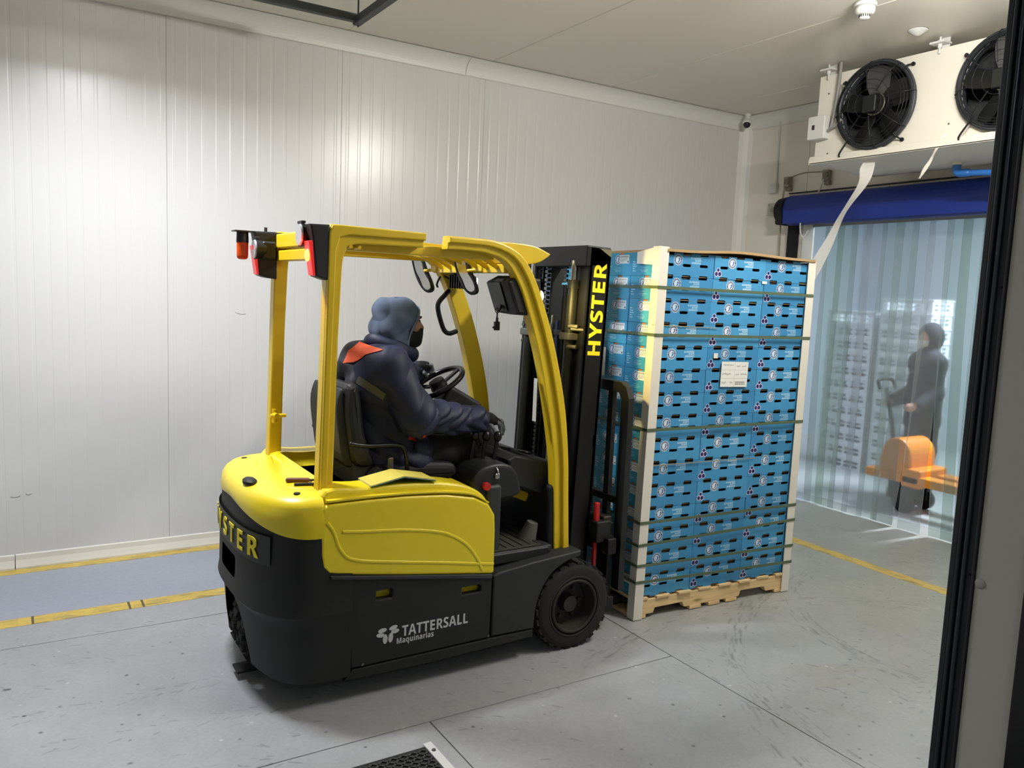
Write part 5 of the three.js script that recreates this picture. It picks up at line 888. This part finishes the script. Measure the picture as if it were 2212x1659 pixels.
  A('mast_foot', [box(2.5, 2.72, 0.1, 0.3, 0.2, 0.33, 0.02), box(2.5, 2.72, 0.1, 0.3, -0.33, -0.2, 0.02)], M.steelBlack);
}
{ // carriage, load backrest, forks
  const q = new THREE.Group(); q.name = 'fork_carriage'; truck.add(q);
  const A = (name, g, m) => F(name, g, m, q);
  A('carriage_bar', [box(2.75, 2.81, 0.12, 0.2, -0.46, 0.44, 0.008), box(2.75, 2.81, 0.44, 0.53, -0.46, 0.44, 0.008), box(2.74, 2.8, 0.15, 0.7, -0.12, -0.06, 0.006), box(2.74, 2.8, 0.15, 0.7, 0.06, 0.12, 0.006)], M.steelBlack);
  const bk = M.black, x0 = 2.845, x1 = 2.885;
  A('backrest_frame', [extr([[-0.43, 0.22], [-0.43, 1.3], [-0.405, 1.36], [-0.36, 1.385], [0.36, 1.385], [0.405, 1.36], [0.43, 1.3], [0.43, 0.22], [0.365, 0.22], [0.365, 1.29], [0.34, 1.325], [-0.34, 1.325], [-0.365, 1.29], [-0.365, 0.22]].map(([s, y]) => [-s, y]), 0, 0.04, 0.004).rotateY(-Math.PI / 2).translate(x1, 0, 0)], bk);
  for (const s of [0.265, 0.1, -0.1, -0.265]) A('backrest_bar', box(x0 + 0.005, x1 - 0.005, 0.5, 1.34, s - 0.022, s + 0.022, 0.004, 1), bk);
  A('backrest_rail', [box(x0, x1, 0.7, 0.74, -0.38, 0.38, 0.004, 1), box(x0, x1, 0.44, 0.5, -0.43, 0.43, 0.004, 1)], bk);
  for (const s of [0.22, -0.22]) { A('fork', [box(2.885, 2.925, 0.05, 0.56, s - 0.05, s + 0.05, 0.008), extr([[2.885, 0.062], [3.95, 0.06], [3.96, 0.07], [3.0, 0.1], [2.885, 0.1]], s - 0.05, s + 0.05, 0.004)], M.steelBlack); }
  A('side_shift_cylinder', [cyl([2.8, 0.6, 0.1], [2.8, 0.6, 0.36], 0.026, 0.026, 16), box(2.76, 2.82, 0.56, 0.64, 0.3, 0.38, 0.01)], std('#3a382f', 0.5, 0.3));
  A('red_locking_bar', [box(2.71, 2.735, 0.56, 0.72, 0.345, 0.372, 0.004), box(2.71, 2.73, 0.33, 0.57, 0.348, 0.368, 0.004)], M.red);
  A('carriage_bracket', [box(2.7, 2.8, 0.5, 0.62, 0.33, 0.4, 0.01), cyl([2.76, 0.44, 0.4], [2.78, 0.5, 0.41], 0.02, 0.02, 10)], M.black);
}
// things lying on the hood
{
  const t = thing('hand_tool', 'small tool with a reddish wooden handle lying on the yellow hood', 'tool', [1.07, 0.962, -3.5]);
  mesh('handle', tubeEnds([[-0.03, 0.012, -0.02], [0.02, 0.012, 0], [0.05, 0.012, 0.012]], 0.011, 12, 8), std('#6b3a22', 0.5), t);
  mesh('blade', [bar([0.05, 0.012, 0.012], [0.12, 0.014, 0.035], 0.016, 0.006), bar([-0.02, 0.005, 0.04], [0.14, 0.006, 0.09], 0.02, 0.008)], M.steelBlack, t);
  const f = thing('paper_folder', 'bent green-edged paper folder lying open beside the seat', 'folder', [1.5, 0.962, -3.34]);
  const leaf = (a, b, m, n) => mesh(n, extr([[-0.16, a], [0, b], [0.16, a], [0.16, a + 0.002], [0, b + 0.002], [-0.16, a + 0.002]], -0.1, 0.06), m, f);
  leaf(0.004, 0.034, std('#2f6b33', 0.6), 'cover'); leaf(0.008, 0.038, M.paper, 'sheet');
  leaf(0.011, 0.041, std('#cdbf52', 0.6), 'divider');
}
// ------------------------------------------------------------------ driver
{
  const t = thing('person', 'driver in a grey hood, black mask and navy jacket seated on the forklift', 'person', [TX, 0, TZ]);
  const D = (name, g, m, parent = t) => mesh(name, merge([g]).translate(-TX, 0, 0), m, parent);
  const skin = std('#b58a72', 0.55), navy = phys({ color: '#161f3d', roughness: 0.62, sheen: 0.35, sheenRoughness: 0.5, sheenColor: new THREE.Color('#4a5a8a') });
  const head = join(0.03, ell(1.672, 1.69, 0, 0.1, 0.105, 0.078), ell(1.715, 1.635, 0, 0.072, 0.085, 0.06));
  const face = join(0.012, head, cap(1.772, 1.69, 0, 1.797, 1.647, 0, 0.011, 0.016), ell(1.764, 1.705, 0, 0.02, 0.014, 0.05), cap(1.755, 1.662, 0.04, 1.74, 1.65, 0.055, 0.02, 0.02), cap(1.755, 1.662, -0.04, 1.74, 1.65, -0.055, 0.02, 0.02));
  const faceCut = (x, y, z) => Math.max(face(x, y, z), -ell(1.778, 1.682, 0.034, 0.014, 0.009, 0.018)(x, y, z), -ell(1.778, 1.682, -0.034, 0.014, 0.009, 0.018)(x, y, z));
  const arms = (g) => [cap(1.545, 1.47, 0.19, 1.665, 1.235, 0.265, 0.072 + g, 0.062 + g), cap(1.665, 1.235, 0.265, 2.05, 1.19, 0.215, 0.06 + g, 0.04 + g), cap(1.545, 1.47, -0.19, 1.70, 1.25, -0.28, 0.072 + g, 0.06 + g), cap(1.70, 1.25, -0.28, 1.85, 1.4, -0.17, 0.055 + g, 0.04 + g)];
  const torso = (g) => [cap(1.565, 1.04, 0, 1.565, 1.36, 0, 0.15 + g, 0.15 + g), cap(1.55, 1.44, -0.14, 1.55, 1.44, 0.14, 0.095 + g, 0.095 + g)];
  const legs = (g) => [cap(1.6, 1.02, 0.1, 2.0, 1.03, 0.13, 0.085 + g, 0.062 + g), cap(2.0, 1.03, 0.13, 2.06, 0.68, 0.12, 0.058 + g, 0.045 + g), cap(1.6, 1.02, -0.1, 2.02, 1.03, -0.15, 0.085 + g, 0.062 + g), cap(2.02, 1.03, -0.15, 2.12, 0.68, -0.14, 0.058 + g, 0.045 + g)];
  const body = join(0.04, ...torso(-0.012), ...arms(-0.014), ...legs(-0.012), cap(1.59, 1.5, 0, 1.655, 1.62, 0, 0.06, 0.055), head);
  const handBits = (k) => k;
  const b = D('body', [netMesh(body, [1.36, 0.6, -0.42], [2.2, 1.86, 0.42], 0.014), netMesh(faceCut, [1.6, 1.55, -0.11], [1.83, 1.8, 0.11], 0.004)], skin);
  D('eye', [0.034, -0.034].map((s) => new THREE.SphereGeometry(0.011, 12, 10).translate(1.766, 1.682, s)), std('#2a2320', 0.3), b);
  D('eyebrow', [0.034, -0.034].map((s) => tube([[1.765, 1.7, s + 0.026 * Math.sign(s)], [1.781, 1.706, s], [1.785, 1.702, s - 0.018 * Math.sign(s)]], 0.004, 8, 5)), std('#241b16', 0.8), b);
  D('hair', netMesh((x, y, z) => Math.max(join(0.02, ell(1.675, 1.696, 0, 0.103, 0.101, 0.08), cap(1.758, 1.735, -0.03, 1.758, 1.735, 0.03, 0.016, 0.016))(x, y, z), 1.722 - y), [1.55, 1.7, -0.11], [1.82, 1.84, 0.11], 0.006), std('#15120f', 0.85), b);
  // jacket with folds at elbow, shoulder and waist
  const ridge = (v) => 1 - 2 * Math.abs(Math.sin(v));
  const folds = (x, y, z) => { const arm = Math.max(0, 1 - Math.abs(x - 1.72) * 4), low = Math.max(0, Math.min(1, (1.45 - y) * 4));
    return low * 0.0085 * ridge(17 * (x * 0.8 + y * 0.8) + 1.6 * Math.sin(11 * y + 6 * z)) + arm * 0.009 * ridge(24 * (x - 0.6 * y) + 2 * Math.sin(16 * z + 9 * y)) + (x > 1.75 ? 0.006 * ridge(30 * x + 2.2 * Math.sin(30 * y + 12 * z)) : 0) + 0.0025 * Math.sin(41 * y + 37 * z + 9 * x); };
  const coat0 = join(0.05, ...torso(0.03), ...arms(0.022), cap(1.56, 0.98, 0.0, 1.57, 1.15, 0, 0.185, 0.175), cap(1.6, 1.0, 0.12, 1.72, 1.0, 0.13, 0.12, 0.1), cap(1.6, 1.0, -0.12, 1.72, 1.0, -0.13, 0.12, 0.1), cap(1.62, 1.3, 0.04, 1.66, 1.4, 0, 0.13, 0.11), cap(1.5, 1.44, 0.1, 1.48, 1.36, 0.1, 0.11, 0.11));
  const coat = (x, y, z) => Math.max(coat0(x, y, z) + folds(x, y, z), x - 2.055);
  const j = D('jacket', netMesh(coat, [1.3, 0.85, -0.42], [2.1, 1.62, 0.42], 0.0075), navy);
  // stand collar, tilted ring
  const ring = []; for (let i = 0; i < 28; i++) { const a = i / 28 * Math.PI * 2, b2 = (i + 1) / 28 * Math.PI * 2, P = (q) => [1.632 + 0.108 * Math.cos(q), 1.548 - 0.032 * Math.cos(q), 0.098 * Math.sin(q)]; const p = P(a), r = P(b2); ring.push(cap(...p, ...r, 0.034 + 0.004 * Math.sin(5 * a), 0.034 + 0.004 * Math.sin(5 * b2))); }
  const collar = (x, y, z) => { const d = join(0.01, ...ring)(x, y, z); return d + 0.0035 * Math.sin(40 * y + 30 * x + 8 * z); };
  D('collar', netMesh(collar, [1.46, 1.45, -0.16], [1.8, 1.66, 0.16], 0.007), navy, j);
  // hood of the jacket lying on the back
  const droop = join(0.05, cap(1.47, 1.5, 0.09, 1.40, 1.36, 0.1, 0.05, 0.05), cap(1.46, 1.52, -0.05, 1.38, 1.38, -0.06, 0.055, 0.05), cap(1.40, 1.36, 0.12, 1.42, 1.29, 0.1, 0.045, 0.03), cap(1.47, 1.53, 0.0, 1.41, 1.45, 0.02, 0.05, 0.06));
  D('back_hood', netMesh((x, y, z) => droop(x, y, z) + 0.004 * Math.sin(45 * y + 20 * z), [1.28, 1.22, -0.16], [1.56, 1.62, 0.2], 0.008), std('#0f1424', 0.6), j);
  const shell = join(0.03, coat, collar, droop);
  D('orange_lining', [patchOn(shell, [[1.40, 1.535], [1.455, 1.58], [1.495, 1.555], [1.43, 1.525]], 0.4, 0.004), patchOn(shell, [[1.36, 1.475], [1.40, 1.535], [1.43, 1.525], [1.39, 1.485]], 0.4, 0.004)], std('#e4571c', 0.55), j);
  D('reflective_stripe', patchOn(coat, [[1.40, 1.425], [1.51, 1.345], [1.503, 1.312], [1.388, 1.39]], 0.45, 0.003, 20, 6), std('#54534b', 0.5, 0.2), j);
  D('badge', [patchOn(coat, [[1.665, 1.155], [1.70, 1.145], [1.69, 1.1], [1.65, 1.11]], 0.45, 0.005, 6, 6)], std('#c8401e', 0.6), j);
  D('cuff', cyl([2.03, 1.193, 0.218], [2.062, 1.189, 0.214], 0.063, 0.058, 24), navy, j);
  // knitted hood round the head
  const edge = (y) => y > 1.66 ? 1.722 + (y - 1.66) * 0.56 : 1.722 - (1.66 - y) * 0.28;
  const hoodOut0 = join(0.035, ell(1.645, 1.688, 0, 0.11, 0.108, 0.098), ell(1.695, 1.7, 0, 0.09, 0.097, 0.087), ell(1.592, 1.745, 0, 0.05, 0.05, 0.055), cap(1.618, 1.63, 0, 1.635, 1.55, 0, 0.09, 0.098));
  const hoodOut = (x, y, z) => hoodOut0(x, y, z) + 0.0055 * ridge(15 * (x * 0.55 + y) + 1.5 * Math.sin(12 * z + 20 * x)) * Math.min(1, Math.max(0.15, (1.74 - y) * 9)) + 0.004 * ridge(19 * (x - 0.5 * y) + 1.3 * Math.sin(17 * y + 9 * z)) + 0.002 * Math.sin(60 * y + 44 * z + 30 * x);
  const hood = (x, y, z) => Math.max(hoodOut(x, y, z), x - edge(y), -(head(x, y, z) - 0.006));
  const kh = D('knit_hood', netMesh(hood, [1.47, 1.48, -0.15], [1.8, 1.84, 0.15], 0.005), phys({ color: '#55647a', roughness: 0.92, sheen: 0.5, sheenRoughness: 0.8 }));
  D('hood_hem', netMesh((x, y, z) => Math.max(hoodOut0(x, y, z) - 0.004, Math.abs(x - edge(y) + 0.004) - 0.009, -(head(x, y, z) - 0.004)), [1.62, 1.55, -0.13], [1.83, 1.84, 0.13], 0.004), phys({ color: '#66768c', roughness: 0.92, sheen: 0.5, sheenRoughness: 0.8 }), kh);
  const maskF = join(0.025, ell(1.718, 1.625, 0, 0.079, 0.09, 0.068), cap(1.775, 1.64, 0, 1.77, 1.58, 0, 0.028, 0.03));
  D('face_mask', netMesh((x, y, z) => Math.max(maskF(x, y, z), y - 1.648 - (1.79 - x) * -0.12, 1.535 - y, 1.66 - x), [1.64, 1.52, -0.09], [1.83, 1.67, 0.09], 0.005), std('#0c0d0f', 0.75));
  D('trousers', netMesh((x, y, z) => join(0.05, ...legs(0.014))(x, y, z) + 0.003 * Math.sin(50 * x + 30 * y), [1.46, 0.62, -0.3], [2.22, 1.16, 0.3], 0.011), std('#0d0e10', 0.8));
  for (const [x, s] of [[2.08, 0.12], [2.15, -0.14]]) D('boot', netMesh((a, y, c) => Math.max(join(0.04, cap(x - 0.02, 0.72, s, x - 0.02, 0.64, s, 0.055, 0.06), cap(x - 0.01, 0.63, s, x + 0.14, 0.62, s, 0.055, 0.045))(a, y, c), 0.578 - y), [x - 0.12, 0.56, s - 0.1], [x + 0.22, 0.82, s + 0.1], 0.009), M.rubber);
  // gloves: palm, four fingers and thumb
  const W = [2.065, 1.188, 0.213];
  const palm = join(0.018, cap(2.05, 1.19, 0.214, 2.1, 1.19, 0.212, 0.034, 0.034), cap(2.1, 1.192, 0.235, 2.135, 1.18, 0.236, 0.026, 0.018), cap(2.1, 1.194, 0.205, 2.14, 1.186, 0.203, 0.026, 0.018), cap(2.1, 1.192, 0.18, 2.135, 1.184, 0.176, 0.025, 0.018));
  D('glove', netMesh(palm, [1.99, 1.13, 0.14], [2.18, 1.26, 0.28], 0.004), std('#15171a', 0.75));
  const grey = std('#7e8489', 0.8), fing = (p, r) => { const c = p.slice(1).map((q, i) => cap(...p[i], ...q, r - i * 0.0008, r - (i + 1) * 0.0008)); const lo = [0, 1, 2].map((k) => Math.min(...p.map((q) => q[k])) - 0.02), hi = [0, 1, 2].map((k) => Math.max(...p.map((q) => q[k])) + 0.02); return netMesh(join(0.006, ...c), lo, hi, 0.003); };
  for (const p of [[[2.13, 1.182, 0.246], [2.152, 1.16, 0.25], [2.15, 1.122, 0.25], [2.138, 1.105, 0.249]], [[2.138, 1.187, 0.222], [2.172, 1.172, 0.224], [2.182, 1.135, 0.225], [2.176, 1.11, 0.225]], [[2.14, 1.189, 0.198], [2.178, 1.178, 0.197], [2.196, 1.145, 0.197], [2.196, 1.122, 0.197]], [[2.135, 1.186, 0.175], [2.17, 1.178, 0.17], [2.19, 1.15, 0.168], [2.194, 1.128, 0.168]]]) D('glove_finger', fing(p, 0.0105), grey);
  D('glove_thumb', fing([[2.085, 1.175, 0.24], [2.105, 1.145, 0.256], [2.118, 1.115, 0.256], [2.128, 1.095, 0.252]], 0.012), grey);
  const palm2 = join(0.018, cap(1.85, 1.4, -0.17, 1.875, 1.425, -0.155, 0.036, 0.034), cap(1.87, 1.425, -0.17, 1.9, 1.44, -0.165, 0.028, 0.02), cap(1.87, 1.43, -0.145, 1.9, 1.44, -0.135, 0.028, 0.02));
  D('glove', netMesh(palm2, [1.8, 1.35, -0.23], [1.95, 1.49, -0.08], 0.005), std('#15171a', 0.75));
  for (const s of [-0.185, -0.165, -0.145, -0.125]) D('glove_finger', fing([[1.895, 1.443, s], [1.925, 1.44, s], [1.935, 1.415, s], [1.92, 1.4, s]], 0.0095), grey);
  D('glove_thumb', fing([[1.87, 1.42, -0.13], [1.875, 1.4, -0.11], [1.89, 1.385, -0.105]], 0.011), grey);
}
renderer.render(scene, camera);
